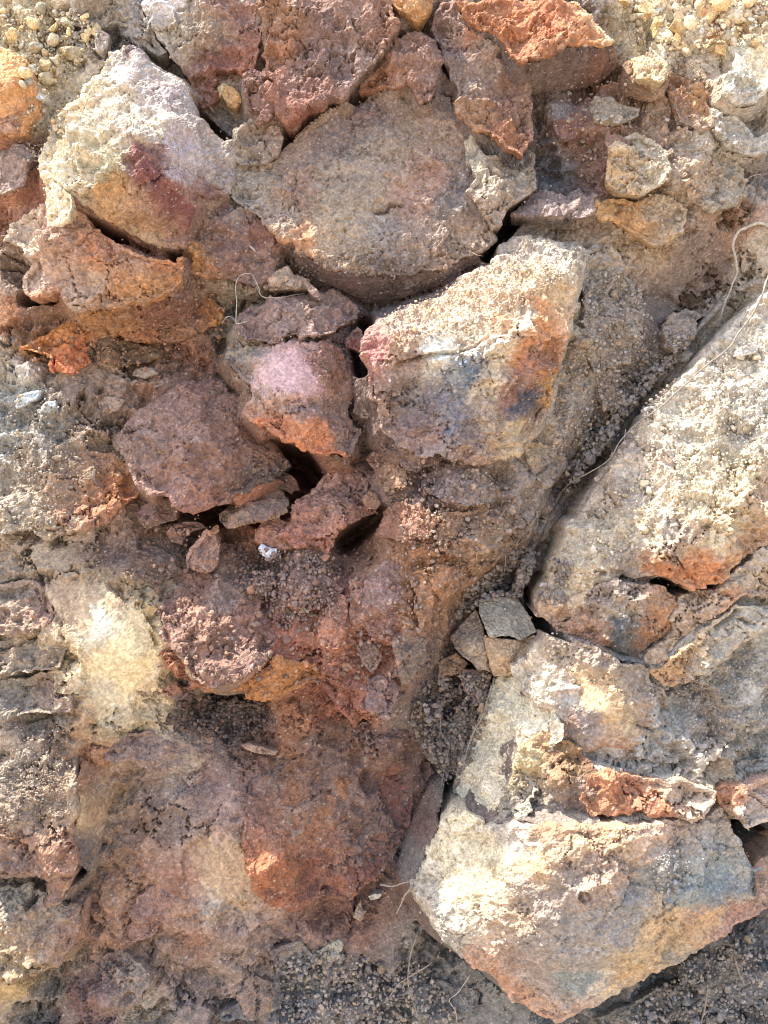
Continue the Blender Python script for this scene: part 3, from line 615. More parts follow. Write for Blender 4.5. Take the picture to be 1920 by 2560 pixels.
# cracks that run across single faces: polyline, half width (m), depth (m)
CRACKS = [
 (t('c1', [(1140,385),(1180,395),(1220,445),(1260,480),(1310,505)]), .0022, .016),
 (t('c1', [(1370,470),(1340,420),(1325,390),(1330,340)]), .002, .014),
 (t('c1', [(1480,230),(1470,310),(1475,400)]), .003, .02),
 (t('b2', [(900,745),(1050,718),(1200,692),(1330,655),(1395,580)]), .003, .016),
 (t('b2', [(640,1262),(690,1300),(720,1310)]), .003, .03),
 (t('b2', [(1090,1275),(1140,1265),(1200,1275),(1270,1285)]), .0035, .03),
 (t('a2', [(140,630),(270,625),(300,640),(330,740)]), .0018, .01),
 (t('a2', [(500,380),(560,385),(600,440),(610,490)]), .0018, .009),
 (t('a2', [(230,540),(350,550),(450,580)]), .0016, .008),
 (t('a1', [(540,1520),(620,1440),(680,1430)]), .0018, .008),
 (t('a4', [(220,890),(245,850),(260,770),(310,720),(330,680)]), .004, .03),
 (t('a3', [(0,905),(80,880),(180,850),(260,810)]), .0025, .014),
 (t('a3', [(20,1330),(150,1330),(280,1300),(380,1270)]), .0022, .012),
 (t('a3', [(1000,740),(1080,900),(1200,980),(1300,1050)]), .0024, .012),
 (t('c3', [(1230,740),(1290,690),(1350,650)]), .003, .02),
 (t('c3', [(1370,690),(1400,710)]), .002, .012),
 (t('c2', [(270,1020),(300,960),(320,880),(360,840)]), .0018, .01),
 (t('c2', [(170,1230),(210,1150),(290,1140)]), .002, .012),
 (t('c2', [(280,1370),(340,1330),(400,1270)]), .002, .012),
 (t('b1', [(1460,970),(1480,1020),(1530,1050)]), .003, .02),
 (t('b1', [(780,1230),(850,1215),(860,1170),(930,1190)]), .003, .014),
 (t('b3', [(960,500),(1000,560),(1020,600)]), .002, .012),
 (t('c4', [(780,1500),(700,1530),(640,1550)]), .002, .01),
 (t('c3', [(790,1290),(870,1300),(960,1280)]), .002, .008),
 (t('a4', [(640,580),(560,640),(470,680)]), .003, .012),
]
CRACKS = [(np.array([wpos(x, y, .03) for x, y in L]), wd, dp) for L, wd, dp in CRACKS]
# hollows pressed into the surface: centre, radius (print px), depth
PITS = [(t('c2', [(340,640)])[0], 30, .022), (t('c2', [(370,750)])[0], 9, .016), (t('b1', [(240,1440)])[0], 14, .02), (t('c4', [(480,720)])[0], 16, .012), (t('c1', [(930,890)])[0], 10, .008), (t('a3', [(1090,1100)])[0], 14, .02)]
PITS = [(np.array(wpos(c[0], c[1], .06)), r / 1382.5, d) for c, r, d in PITS]

# how crumbly the surface is, by place (print x, y, radius, strength); 0 smooth .. 1 loose grit
CRUMB = [(100,110,130,1),(1480,60,200,1),(950,660,190,1),(1330,750,130,.95),(1260,930,110,.95),(1550,850,150,.6),(1400,1050,150,.6),(1280,1230,90,.6),(1000,1450,140,.6),(560,1230,170,.6),(480,1540,110,1),(90,1650,110,.8),(1580,1530,110,.8),
         (800,2150,190,.7),(1550,2120,160,.9),(100,950,150,.7),(60,1150,120,.6),(120,320,90,.8),(820,560,110,.7),(1300,600,90,.8),(60,1500,90,.5),(1050,1620,80,.6),(1000,1860,60,.5),(980,1180,140,.7),(920,1320,110,.5),(780,1850,100,.45),(40,1950,60,.8),(1060,2090,60,.5),(1150,1080,110,.5),(700,1480,120,.5),(1530,1560,110,.6)]
def crumb_mask(P):
    m = np.zeros(len(P))
    for x, y, r, s in CRUMB:
        u, v = wpos(x, y, .03)
        rr = r / 1382.5
        d2 = ((P[:, 0] - u) ** 2 + (P[:, 2] - v) ** 2) / (rr * rr)
        m = np.maximum(m, s * np.exp(-d2 * 1.3))
    return np.clip(m + 0.04, 0, 1)

SMOOTH = [(480,1760,230,.8),(640,1720,180,.5),(330,1900,190,.65),(500,2020,150,.65),(250,1400,120,.7),(800,380,200,.55),(900,250,100,.4),(1250,2000,260,.6),(1450,1900,140,.5),(1350,1520,90,.6),(950,860,110,.45),(640,820,70,.8),(370,260,110,.5),(390,340,60,.8),
          (1560,1400,100,.4),(1400,1790,120,.6),(25,180,80,.8),(1080,1370,110,.8),(430,920,110,.3),(1600,200,90,.4),(1420,160,60,.5),(250,600,140,.3),(1180,50,120,.3)]
def smooth_mask(P):
    m = np.zeros(len(P))
    for x, y, r, s in SMOOTH:
        u, v = wpos(x, y, .03)
        d2 = ((P[:, 0] - u) ** 2 + (P[:, 2] - v) ** 2) / (r / 1382.5) ** 2
        m = np.maximum(m, .6 * s * np.exp(-d2 * 1.1))
    return m

def roughen(V, N, size=1.0, facet=1.0, crumb=1.0, low=1.0, pol=None, plates=0.0):
    """displace along the normal: broken plates, facets, lumps, crumbs, cracks"""
    P = V.astype(np.float32)
    w1, w2, w3 = fbm(P * 30 + 5, 4, .62), fbm(P * 30 + 55, 4, .62), fbm(P * 30 + 95, 4, .62)
    warp = np.stack([w1, w2, w3], 1) * 0.55
    cm = crumb_mask(V) * crumb
    quiet = np.ones(len(V))
    if pol is not None:
        for m, k, st, rgb in pol:
            quiet[m] = np.minimum(quiet[m], 1 - 0.93 * k)
    even = sstep(fbm(P * 13 + 71, 3, .55), -.12, .22)            # smooth breaks alternate with rough ones
    fine = (0.35 + 0.75 * even) * (1 - smooth_mask(V))
    quiet = quiet * (1 - .72 * smooth_mask(V))
    d = low * 0.010 * fbm(P * 8, 3, 0.5) * (0.4 + 0.6 * quiet)
    front = np.clip(-N[:, 1], .3, 1.0)
    broken = sstep(fbm(P * 9 + 31, 2), -0.15, 0.2)
    # large and middling breaks
    if plates > 0:
        d = d + plates * 0.040 * scallop(P * 9.5 + warp * .35 + 4.0) * quiet
    d = d + facet * 0.024 * scallop(P * 23 + warp * .8) * quiet
    F1, F2, ID, _ = cells(P * 19 + warp * 1.1 + 9.0)
    d = d - facet * 0.0085 * (1 - sstep(F2 - F1, 0.0, 0.05)) * broken * quiet + facet * .0055 * (RND[ID, 7] - .5) * quiet
    d = d + fine * facet * 0.0125 * scallop(P * 58 + warp * 1.3) * quiet + (.35 + .65 * fine) * facet * .0042 * scallop(P * 135 + warp * 1.5) * quiet
    # flaking: the surface breaks away in thin uneven sheets
    x1 = fbm(P * 12 + 200, 5, .56) * 3.0 + 20
    l1 = np.floor(x1)
    t1 = l1 + sstep(x1 - l1, .84, 1.0) - 20
    x2 = fbm(P * 36 + 310, 4, .6) * 2.8 + 20
    l2 = np.floor(x2)
    d = d + size * quiet * (0.0050 * t1 + 0.0020 * (l2 + sstep(x2 - l2, .75, 1.0) - 20) * (.3 + .7 * fine))
    lay = l1 * 1.7 + ID % 5
    # loose crumbs
    F1c, _, IDc, vc = cells(P * 120 + warp * 1.2)
    d = d + cm * 0.0052 * ((RND[IDc, 6] - .5) + 1.1 * ((RND[IDc, 3:6] - .5) * 2 * vc).sum(1) - .5 * F1c) * quiet
    d = d + 0.0024 * fbm(P * 120, 3, 0.65) * (0.15 + 0.85 * quiet) * (.3 + .7 * fine)
    d = d * front
    # long cracks and pits
    Q = V[:, [0, 2]]
    jit = np.stack([w1, w2], 1) * 0.005
    for L, wd, dp in CRACKS:
        m = np.where((Q > L.min(0) - .02).all(1) & (Q < L.max(0) + .02).all(1))[0]
        if len(m):
            dd, _ = seg_dist(Q[m] + jit[m], L)
            d[m] -= dp * np.exp(-(dd / wd) ** 2)
    for c, r, dp in PITS:
        rr = np.linalg.norm(Q + jit * 2 - c, axis=1) / r
        d -= dp * sstep(-rr, -1.0, -0.72)
    return d, lay

def finish_colour(V, owner, pol, lay):
    c = patches(colour_at(V, owner, lay), V, owner, lay)
    for m, k, st, rgb in pol:
        f = (0.28 * sstep(st, 0.0, 0.35) * k)[:, None]
        c[m] = c[m] * (1 + 0.16 * st * k)[:, None] * (1 - f) + f * rgb
    loose = np.ones(len(V))
    for m, k, st, rgb in pol:
        loose[m] = np.minimum(loose[m], 1 - .8 * k)
    return np.concatenate([c, loose[:, None]], 1)

# ------------------------------------------------------------------ loosened blocks and stones
BLOCKS = []
def block(name, label, cat, outline, ctrl, R=.010, thick=.09, group=None, step=.0021, **kw):
    """outline: print polygon; ctrl: list of (x, y, w) or one number (a domed stone at that height)"""
    if isinstance(ctrl, tuple) and len(ctrl) == 2 and not isinstance(ctrl[0], tuple):
        ys = [p[1] for p in outline]; y0, y1 = min(ys), max(ys)       # a crust that follows the bank, prouder towards its foot
        c = np.mean(np.array(outline), 0)
        pts = [(c[0], c[1])] + [(c[0] + (x - c[0]) * .85, c[1] + (y - c[1]) * .85) for x, y in outline]
        ctrl = [(x, y, float(BANK(*[np.array([q]) for q in wpos(x, y, 0)])[0]) + ctrl[0] + (ctrl[1] - ctrl[0]) * (y - y0) / (y1 - y0)) for x, y in pts]
    if not isinstance(ctrl, (list, tuple)):
        o = np.array(outline); c = o.mean(0)
        h = ctrl
        rr = np.sqrt(abs(0.5 * np.sum(o[:, 0] * np.roll(o[:, 1], 1) - o[:, 1] * np.roll(o[:, 0], 1)))) / 1382.5
        tl = kw.pop('tilt', 0.10)
        ctrl = [(c[0], c[1], h + rr * .22)] + [(c[0] + (x - c[0]) * .8, c[1] + (y - c[1]) * .8, h - tl * (c[1] - y) / 1382.5 * -1 * -1) for x, y in outline[::2]]
        R = min(R, rr * .32)
        step = max(0.0011, min(step, rr / 26))
        kw.setdefault('low', .5)
    R = R * .42
    rel = Relief(ctrl)
    w = float(np.mean([p[2] for p in ctrl]))
    oa = np.array(outline)
    BLOCKS.append(dict(box=tuple(oa.min(0)) + tuple(oa.max(0)), name=name, label=label, cat=cat, group=group, outline=outline, relief=rel, w=w, R=R, thick=thick, step=step, kw=kw))

block('boulder', 'big pale tent-shaped boulder with wine-red and ochre underside, upper left', 'boulder',
  t('a1', [(560,170),(640,185),(665,150),(745,160),(800,240),(850,300),(930,345),(1010,375),(1110,510),(1150,620),(1230,700),(1340,800),(1370,880),(1335,1060),(1240,1120),(1165,1155),(1150,1225),(1095,1290),(1075,1440),(1030,1455),(900,1445),(780,1390),(610,1300),(500,1225),(430,1180),(330,1130),(235,1045),(195,900),(230,780),(230,640),(290,560),(400,480),(420,380),(480,330),(560,330)]),
  [(230,80,.0),(306,128,.05),(365,255,.125),(372,386,.15),(130,200,.0),(80,280,.03),(200,230,.06),(200,330,.11),(250,380,.145),(120,380,.10),(330,420,.14),(300,480,.09),(430,250,.05),(480,310,.02),(450,400,.05),(410,450,.07),(250,450,.11),(310,520,.07),(150,450,.09),(370,480,.08)], R=.02, thick=.14)
block('earth_block', 'rusty pink earth block under the big pale boulder, ochre along its rounded lower edge', 'earth block',
  [(-10,510),(15,470),(40,450),(100,442),(125,478),(150,470),(180,460),(215,500),(255,525),(290,545),(330,556),(375,560),(392,548),(388,600),(372,625),(345,643),(300,657),(240,665),(200,674),(165,668),(140,650),(128,636),(95,640),(60,648),(35,625),(42,600),(62,565),(35,530)],
  [(30,480,.04),(60,460,.04),(130,520,.09),(250,560,.1),(380,565,.06),(350,620,.06),(200,655,.08),(60,600,.06),(130,630,.08)], thick=.1)
block('orange_stone', 'smooth orange stone cut by the frame at far left, above the earth blocks', 'stone',
  [(-30,78),(10,88),(35,108),(60,155),(77,195),(72,245),(45,285),(0,295),(-30,292)], [(0,95,.02),(30,180,.07),(65,215,.03),(10,270,.05),(-20,200,.07)], facet=.5, R=.014)
block('stone', 'small pinkish stone at the foot of the orange stone, far left', 'stone', t('a1', [(0,710),(40,680),(90,690),(115,730),(90,790),(30,800),(-20,770)]), .05, thick=.04)
block('earth_clod', 'greyish brown clod with rusty underside, at the far left edge beside the pale boulder', 'earth clod',
  t('a1', [(-40,850),(30,835),(120,830),(200,900),(160,980),(145,1090),(60,1140),(0,1150),(-40,1140)]), [(0,360,.03),(40,370,.05),(60,400,.04),(20,420,.06),(0,430,.05)], thick=.06)
block('earth_clod', 'tan wedge leaning on the lower left flank of the big pale boulder', 'earth clod',
  t('a1', [(230,1050),(300,1040),(360,1110),(440,1170),(445,1260),(430,1325),(360,1350),(270,1345),(260,1250),(250,1150)]), [(75,290+100,.07),(110,395,.09),(120,450,.12),(150,440,.12),(130,490,.11),(100,480,.1)], thick=.07, R=.008)
block('earth_block', 'violet brown slab with ochre left end, below and left of the oval slab', 'earth block',
  [(415,430),(445,405),(490,395),(560,410),(600,440),(610,520),(600,560),(585,595),(548,618),(500,610),(450,602),(400,592),(391,550),(400,500)], [(480,420,.0),(560,460,.01),(430,540,.035),(560,570,.01),(400,565,.02),(500,580,.03),(480,490,.03)], thick=.08)
block('oval_slab', 'large oval grey brown slab framed by curved black cracks, upper centre', 'earth slab',
  [(590,345),(612,322),(629,303),(658,281),(702,252),(746,226),(782,206),(819,195),(860,197),(920,212),(975,232),(1005,270),(1012,320),(1022,360),(1028,410),(1040,450),(1062,485),(1075,515),(1045,548),(1000,560),(960,588),(910,590),(880,603),(820,600),(760,596),(700,580),(660,560),(610,532),(600,520),(560,480),(500,430),(488,390),(500,355),(540,335)],
  [(620,320,-.008),(780,200,-.028),(900,215,-.024),(980,270,-.018),(700,350,0),(850,350,0),(1020,440,.0),(560,400,.01),(510,390,.01),(640,500,.022),(760,570,.026),(850,520,.02),(1000,520,.01),(950,570,.015),(1055,505,.005),(880,590,.026)], thick=.06, facet=.5, plates=.2)
block('earth_block', 'violet grey block above the oval slab, its jagged lower edge overhanging a black crack', 'earth block',
  t('b1', [(80,-40),(560,-60),(860,-50),(900,60),(910,160),(870,220),(850,270),(815,290),(820,320),(770,370),(700,440),(640,510),(600,590),(530,600),(450,650),(340,710),(280,770),(240,760),(190,640),(170,560),(180,470),(110,430),(100,300),(90,160)]),
  [(560,40,0),(600,60,.005),(700,30,0),(840,60,.012),(780,165,.02),(640,240,.04),(610,285,.035),(700,130,.022),(570,150,.01)], R=.012, thick=.08)
block('earth_clod', 'narrow crumbly grey clod hanging left of the violet grey block', 'earth clod',
  t('b1', [(0,440),(40,400),(90,420),(110,500),(160,580),(185,650),(150,700),(90,740),(60,690),(20,640),(0,560)]), [(530,100,.0),(540,140,.03),(555,160,.03),(570,210,.03),(560,240,.02),(535,200,.03)], thick=.06)
block('earth_wedge', 'speckled triangular wedge between two cracks at top centre', 'earth block',
  t('b1', [(960,160),(1010,135),(1060,150),(1100,190),(1135,260),(1160,330),(1165,430),(1140,480),(1130,560),(1100,620),(1060,640),(1030,600),(1000,540),(960,500),(900,530),(820,510),(740,525),(660,520),(700,450),(800,360),(870,280),(920,200)]),
  [(920,60,-.005),(860,140,0),(945,150,.012),(800,185,-.005),(890,180,.018),(925,210,.022)], R=.01, thick=.06)
block('stone', 'ochre stone wedged between the cracks at the very top, centre', 'stone',
  t('b1', [(850,-40),(900,20),(960,80),(1030,135),(1075,115),(1120,40),(1120,-50)]), [(860,0,0),(900,20,.02),(930,10,.01),(905,45,.015)], R=.012, thick=.05)
block('earth_block', 'grey brown block with orange patches, right of the speckled wedge', 'earth block',
  [(932,62),(928,38),(955,-20),(1000,-20),(1025,25),(1060,52),(1085,78),(1110,130),(1150,160),(1155,300),(1125,350),(1085,330),(1055,300),(1025,292),(995,255),(988,185),(965,150),(955,100)],
  [(950,60,-.015),(1000,40,-.005),(1080,110,0),(1050,180,.01),(1090,290,.035),(1130,200,.0),(1010,230,.01),(1150,300,.01)], R=.01, thick=.06)
block('earth_block', 'bright orange block with a ragged overhanging lower edge at the top, right of centre', 'earth block',
  t('b1', [(1270,-60),(1320,60),(1400,140),(1490,170),(1540,230),(1570,300),(1620,370),(1660,390)]) + t('c1', [(240,360),(290,380),(330,350),(400,350),(450,320),(520,320),(600,290),(680,280),(760,230),(700,150),(640,60),(560,-60)]),
  [(1050,0,.01),(1100,90,.03),(1160,125,.055),(1260,90,.065),(1200,20,.035),(1310,40,.0),(1240,60,.07)], R=.014, thick=.09)
block('stone', 'tan block with a sunlit top, just under the rubble at top right', 'stone',
  t('c1', [(885,275),(960,262),(1010,300),(1075,340),(1095,410),(1050,490),(1000,502),(940,475),(888,465)]), [(1375,125,.0),(1420,135,.03),(1450,170,.03),(1400,180,.06),(1430,205,.05),(1380,195,.04)], thick=.07, R=.009, facet=.6)
block('earth_block', 'pale grey cracked clay block at the right edge below the rubble', 'earth block',
  t('c1', [(1475,210),(1560,170),(1720,220),(1720,520),(1640,560),(1580,630),(1520,650),(1430,640),(1375,590),(1370,470),(1440,420),(1475,330)]), [(1560,100,-.03),(1640,90,-.02),(1580,160,.03),(1650,180,.03),(1560,250,.03),(1640,240,.02)], thick=.08, R=.01, facet=.8)
block('earth_block', 'grey clay piece between branching cracks at the right edge, under the cracked clay block', 'earth block',
  t('c1', [(1330,600),(1430,655),(1510,650),(1560,700),(1600,790),(1720,760),(1720,900),(1600,920),(1420,870),(1350,760)]), [(1520,270,.02),(1580,290,.01),(1560,330,.035),(1650,350,.02),(1620,380,.02),(1520,330,.03)], thick=.06, R=.009)
block('earth_block', 'ragged buff tongue of earth hanging between the oval slab and the dark hollow', 'earth block',
  t('b1', [(1310,900),(1320,810),(1370,780),(1440,920),(1530,880),(1640,840),(1740,850),(1760,1100),(1660,1170),(1560,1240),(1540,1300),(1480,1385),(1420,1300),(1330,1150),(1360,1060)]),
  [(1015,330,.01),(1050,360,.025),(1120,350,.0),(1070,440,.035),(1060,490,.035),(1120,420,.03),(1160,400,.0)], R=.01, thick=.06)
block('earth_clod', 'peaked dusky clod on the brink of the black crack, right of the oval slab', 'earth clod',
  t('c1', [(140,1275),(200,1190),(270,1110),(320,1065),(400,1100),(480,1140),(560,1080),(650,1030),(700,1080),(620,1180),(620,1290),(520,1315),(400,1310),(230,1295)]), [(1110,460,.0),(1170,420,-.02),(1200,450,.02),(1270,410,-.02),(1280,450,.02),(1180,485,.03),(1130,465,.01)], R=.01, thick=.06)
block('boulder', 'large angular block with a sunlit crumbly top and a blue, white and rust front', 'boulder',
  [(785,712),(805,690),(840,672),(870,648),(915,630),(960,612),(1000,575),(1040,556),(1075,548),(1092,500),(1130,482),(1200,488),(1275,490),(1292,530),(1262,600),(1240,650),(1225,720),(1208,800),(1195,870),(1160,930),(1110,985),(1050,1000),(1000,1002),(950,985),(915,990),(860,965),(825,930),(818,880),(800,850),(792,800),(782,760)],
  [(870,650,.02),(960,612,.01),(1010,565,-.01),(1090,490,-.03),(1270,490,-.01),(790,735,.1),(850,740,.135),(930,748,.155),(1010,748,.155),(1060,690,.135),(1130,620,.12),(1220,595,.09),(1260,560,.04),(900,690,.085),(1000,655,.065),(1100,560,.04),(860,790,.125),(950,780,.15),(1000,775,.155),(900,830,.1),(1000,850,.118),(1050,780,.15),(1120,700,.15),(1180,690,.135),(1200,790,.08),(1150,800,.11),(1100,900,.1),(950,920,.11),(870,940,.09),(1050,970,.1),(1235,650,.085),(1120,960,.08)], R=.014, thick=.15)
block('earth_clod', 'broad dusty brown clod lying on top of the pink-faced rock', 'earth clod',
  t('b2', [(-20,390),(30,330),(150,290),(270,260),(450,210),(520,195),(600,250),(690,340),(680,400),(600,440),(560,500),(430,545),(340,560),(300,530),(200,590),(130,580),(20,570),(-40,500)]), [(620,640,.0),(710,615,-.02),(540,680,.03),(650,700,.055),(760,665,-.005),(600,735,.07),(690,730,.05)], R=.012, thick=.09)
block('pink_rock', 'rock with a smooth scratched pink face and orange lower rim, left of centre', 'rock',
  t('b2', [(20,550),(130,560),(210,560),(300,515),(340,540),(430,525),(480,500),(560,560),(620,650),(640,760),(640,860),(620,980),(700,1080),(640,1190),(590,1240),(480,1220),(340,1180),(210,1140),(90,1060),(0,980),(40,900),(30,800),(-60,740),(-130,640),(-100,520),(-50,500),(-20,560)]),
  [(490,730,.02),(560,760,.065),(620,745,.065),(690,750,.05),(745,820,.02),(550,840,.10),(610,860,.115),(660,860,.105),(700,830,.07),(600,900,.10),(680,940,.085),(760,920,.03),(740,970,.05),(550,890,.085),(510,820,.06)], R=.012, thick=.12, facet=.8)
block('earth_clod', 'small buff clod perched on the broad brown clod beside a curled root', 'earth clod', t('b2', [(148,180),(190,140),(255,98),(290,150),(325,160),(392,185),(375,235),(300,255),(200,248),(155,250)]), .01, thick=.04)
block('pebble', 'finger-shaped buff pebble leaning on the small buff clod', 'pebble', t('b2', [(355,200),(385,198),(425,235),(458,285),(450,310),(415,296),(375,255)]), .03, thick=.02)
block('pebble', 'buff egg-shaped pebble in the shadow under the oval slab', 'pebble', t('b2', [(430,150),(455,118),(485,135),(505,172),(480,205),(440,190)]), -.02, thick=.03)
block('pebble', 'pale round pebble left of the small buff clod', 'pebble', t('b2', [(108,220),(130,202),(155,208),(160,238),(125,250)]), .005, thick=.02)
block('earth_clod', 'thin rusty flake standing between the pink-faced rock and the angular block', 'earth clod', t('b2', [(590,540),(630,500),(665,450),(700,480),(710,560),(690,620),(640,600),(600,580)]), .0, thick=.05)
block('earth_clod', 'pale crumbly clod in the gap right of the pink-faced rock', 'earth clod', t('b2', [(655,850),(670,790),(710,760),(760,790),(790,860),(780,950),(730,1015),(680,1000),(645,970),(660,910)]), .035, thick=.06)
block('earth_clod', 'round grey clod under the wine-red corner of the angular block', 'earth clod', t('b2', [(780,850),(800,810),(840,790),(880,820),(860,870),(820,885)]), .04, thick=.04)
block('earth_clod', 'grey green clod below the round grey clod, left foot of the angular block', 'earth clod', t('b2', [(785,960),(800,905),(860,900),(900,960),(880,1000),(820,1000)]), .04, thick=.05)
block('earth_block', 'rounded red-brown lobe jutting over the black hollow, left of centre', 'earth block',
  [(245,945),(270,905),(310,870),(370,830),(440,795),(500,815),(530,870),(560,915),(590,960),(622,1000),(600,1030),(560,1045),(520,1070),(490,1088),(455,1098),(430,1112),(395,1098),(378,1078),(335,1072),(300,1045),(280,1000)],
  [(270,940,.04),(300,910,.04),(400,840,.0),(470,810,-.03),(520,880,.01),(400,960,.09),(330,1030,.07),(440,1080,.07),(560,1000,.03),(600,985,-.01),(490,1060,.05),(480,950,.07),(380,900,.06)], R=.02, thick=.12)
block('earth_clod', 'flat buff slab lying across the mouth of the black hollow', 'earth clod', [(470,1108),(490,1090),(540,1066),(600,1055),(622,1080),(620,1110),(590,1120),(540,1130),(492,1144),(475,1128)], [(480,1112,0),(550,1070,-.03),(560,1115,.02),(610,1085,-.01),(500,1135,.015)], thick=.05, R=.009, step=.0016)
block('earth_clod', 'crumbly grey crust on the far rim of the black hollow', 'earth clod', t('a2', [(1345,1480),(1380,1420),(1470,1400),(1560,1430),(1580,1460),(1480,1470),(1400,1510)]), -.04, thick=.05)
block('earth_clod', 'red chip lodged above the flat buff slab in the hollow', 'earth clod', [(588,1032),(605,1012),(640,1035),(648,1055),(630,1068),(602,1056)], -.03, thick=.04)
block('earth_slab', 'triangular pinkish slab tilted across the hollow, centre of the bank', 'earth slab',
  t('b2', [(290,1560),(330,1480),(420,1400),(490,1330),(520,1240),(560,1230),(640,1270),(700,1315),(740,1390),(720,1460),(770,1530),(790,1580),(700,1610),(600,1650),(540,1740),(490,1830),(440,1780),(290,1760),(210,1700)]), [(650,1120,0),(720,990,-.03),(780,1040,-.01),(700,1060,.005),(805,1105,-.005),(700,1150,.03),(640,1165,.02),(705,1190,.02)], R=.01, thick=.06)
block('earth_clod', 'small round brown clod on the right tip of the triangular slab', 'earth clod', t('b2', [(698,1485),(740,1440),(790,1460),(812,1515),(785,1552),(725,1545)]), .02, thick=.03)
block('earth_clod', 'egg-shaped tan clod standing below the black hollow', 'earth clod', [(399,1198),(418,1166),(444,1140),(464,1150),(473,1190),(469,1225),(446,1240),(415,1233),(402,1216)], .02, thick=.05)
block('earth_clod', 'red-edged chip beside the white pebble, left of the triangular slab', 'earth clod', t('b3', [(72,262),(95,155),(180,132),(280,150),(292,230),(280,302),(200,318),(130,295)]), .0, thick=.05)
block('white_pebble', 'bluish white pebble among brown clods below the triangular slab', 'pebble', t('b3', [(80,312),(105,280),(140,302),(195,315),(192,360),(150,380),(105,352)]), .02, thick=.03, facet=.3, crumb=.2, paint=(205, 208, 215))
block('earth_clod', 'large rounded brown lump with red underside, below the triangular slab', 'earth clod', t('b3', [(198,560),(220,440),(260,350),(340,310),(430,310),(490,380),(500,480),(600,555),(560,600),(440,662),(330,688),(230,645)]), [(610,1240,.02),(660,1200,.01),(720,1240,.02),(670,1270,.06),(640,1310,.05),(720,1300,.04)], thick=.07)
block('earth_clod', 'knobbly buff clod left of the large rounded lump', 'earth clod', t('b3', [(38,525),(70,470),(120,463),(168,500),(162,560),(110,590),(50,565)]), .025, thick=.04)
block('earth_clod', 'leaning orange finger of earth, wider of the two side by side', 'earth clod', t('b3', [(433,700),(450,640),(500,600),(560,580),(612,600),(615,680),(600,800),(560,880),(520,907),(460,872),(428,800)]), [(700,1300,.03),(740,1285,.04),(720,1340,.08),(700,1380,.075),(745,1330,.06)], thick=.06, R=.01, step=.0016)
block('earth_clod', 'slim upright orange finger of earth split across its middle', 'earth clod', t('b3', [(620,510),(660,485),(705,500),(708,600),(700,690),(692,750),(630,762),(620,680),(632,600)]), .05, thick=.05)
block('earth_clod', 'tall rounded brown lump right of the slim orange finger', 'earth clod', t('b3', [(712,500),(760,450),(850,390),(940,420),(985,520),(960,600),(920,660),(900,740),(850,790),(800,855),(740,830),(708,740),(708,620)]), [(800,1240,.03),(860,1210,.03),(830,1280,.085),(800,1340,.07),(840,1390,.06),(880,1300,.06),(790,1290,.06)], thick=.07)
block('earth_clod', 'narrow tan splinter on the right flank of the tall rounded lump', 'earth clod', t('b3', [(918,642),(960,600),(1012,568),(1022,650),(1002,760),(985,802),(955,765)]), .05, thick=.03)
block('earth_clod', 'leaf-shaped brown plate at the foot of the tall rounded lump', 'earth clod', t('b3', [(662,882),(740,860),(800,900),(822,960),(790,1032),(745,1048),(690,985)]), .055, thick=.03)
block('earth_clod', 'brown plate with ragged rust edge, lowest in the column of lumps', 'earth clod', t('b3', [(738,1092),(790,1060),(900,1088),(927,1150),(900,1240),(850,1332),(780,1290),(715,1232)]), .05, thick=.04)
block('earth_block', 'broad brown bulge below the black hollow, with a rust-red right shoulder', 'earth block', [(335,1275),(380,1235),(430,1245),(470,1255),(520,1270),(558,1300),(552,1345),(598,1380),(580,1420),(530,1455),(480,1472),(430,1445),(390,1405),(352,1362)],
  [(360,1290,.03),(430,1265,.02),(520,1285,.02),(430,1350,.09),(520,1420,.1),(565,1370,.06),(430,1420,.1),(480,1340,.085)], thick=.09)
block('earth_block', 'ochre lip of earth overhanging the dark gravelly hollow', 'earth block', [(345,1400),(400,1415),(440,1450),(490,1475),(540,1460),(600,1425),(680,1435),(690,1470),(640,1500),(590,1510),(520,1496),(440,1492),(385,1475)],
  [(370,1410,.06),(450,1460,.09),(560,1460,.075),(660,1450,.05),(440,1485,.08),(600,1500,.06),(520,1490,.07)], R=.012, thick=.07)
block('earth_clod', 'red clod under the left rim of the black hollow', 'earth clod', t('a3', [(955,182),(1090,150),(1170,148),(1212,190),(1095,240),(1082,292),(1010,272)]), -.0, thick=.05)
block('earth_clod', 'brown lump on the left rim of the black hollow', 'earth clod', t('a3', [(795,105),(850,40),(980,10),(1052,60),(1040,140),(940,172),(860,212)]), .02, thick=.05)
block('earth_clod', 'pale flap over a dark slot, lower right of the cream polished patch', 'earth clod', t('a3', [(990,1120),(1060,1098),(1152,1140),(1085,1212),(1000,1205),(940,1170)]), .06, thick=.03)
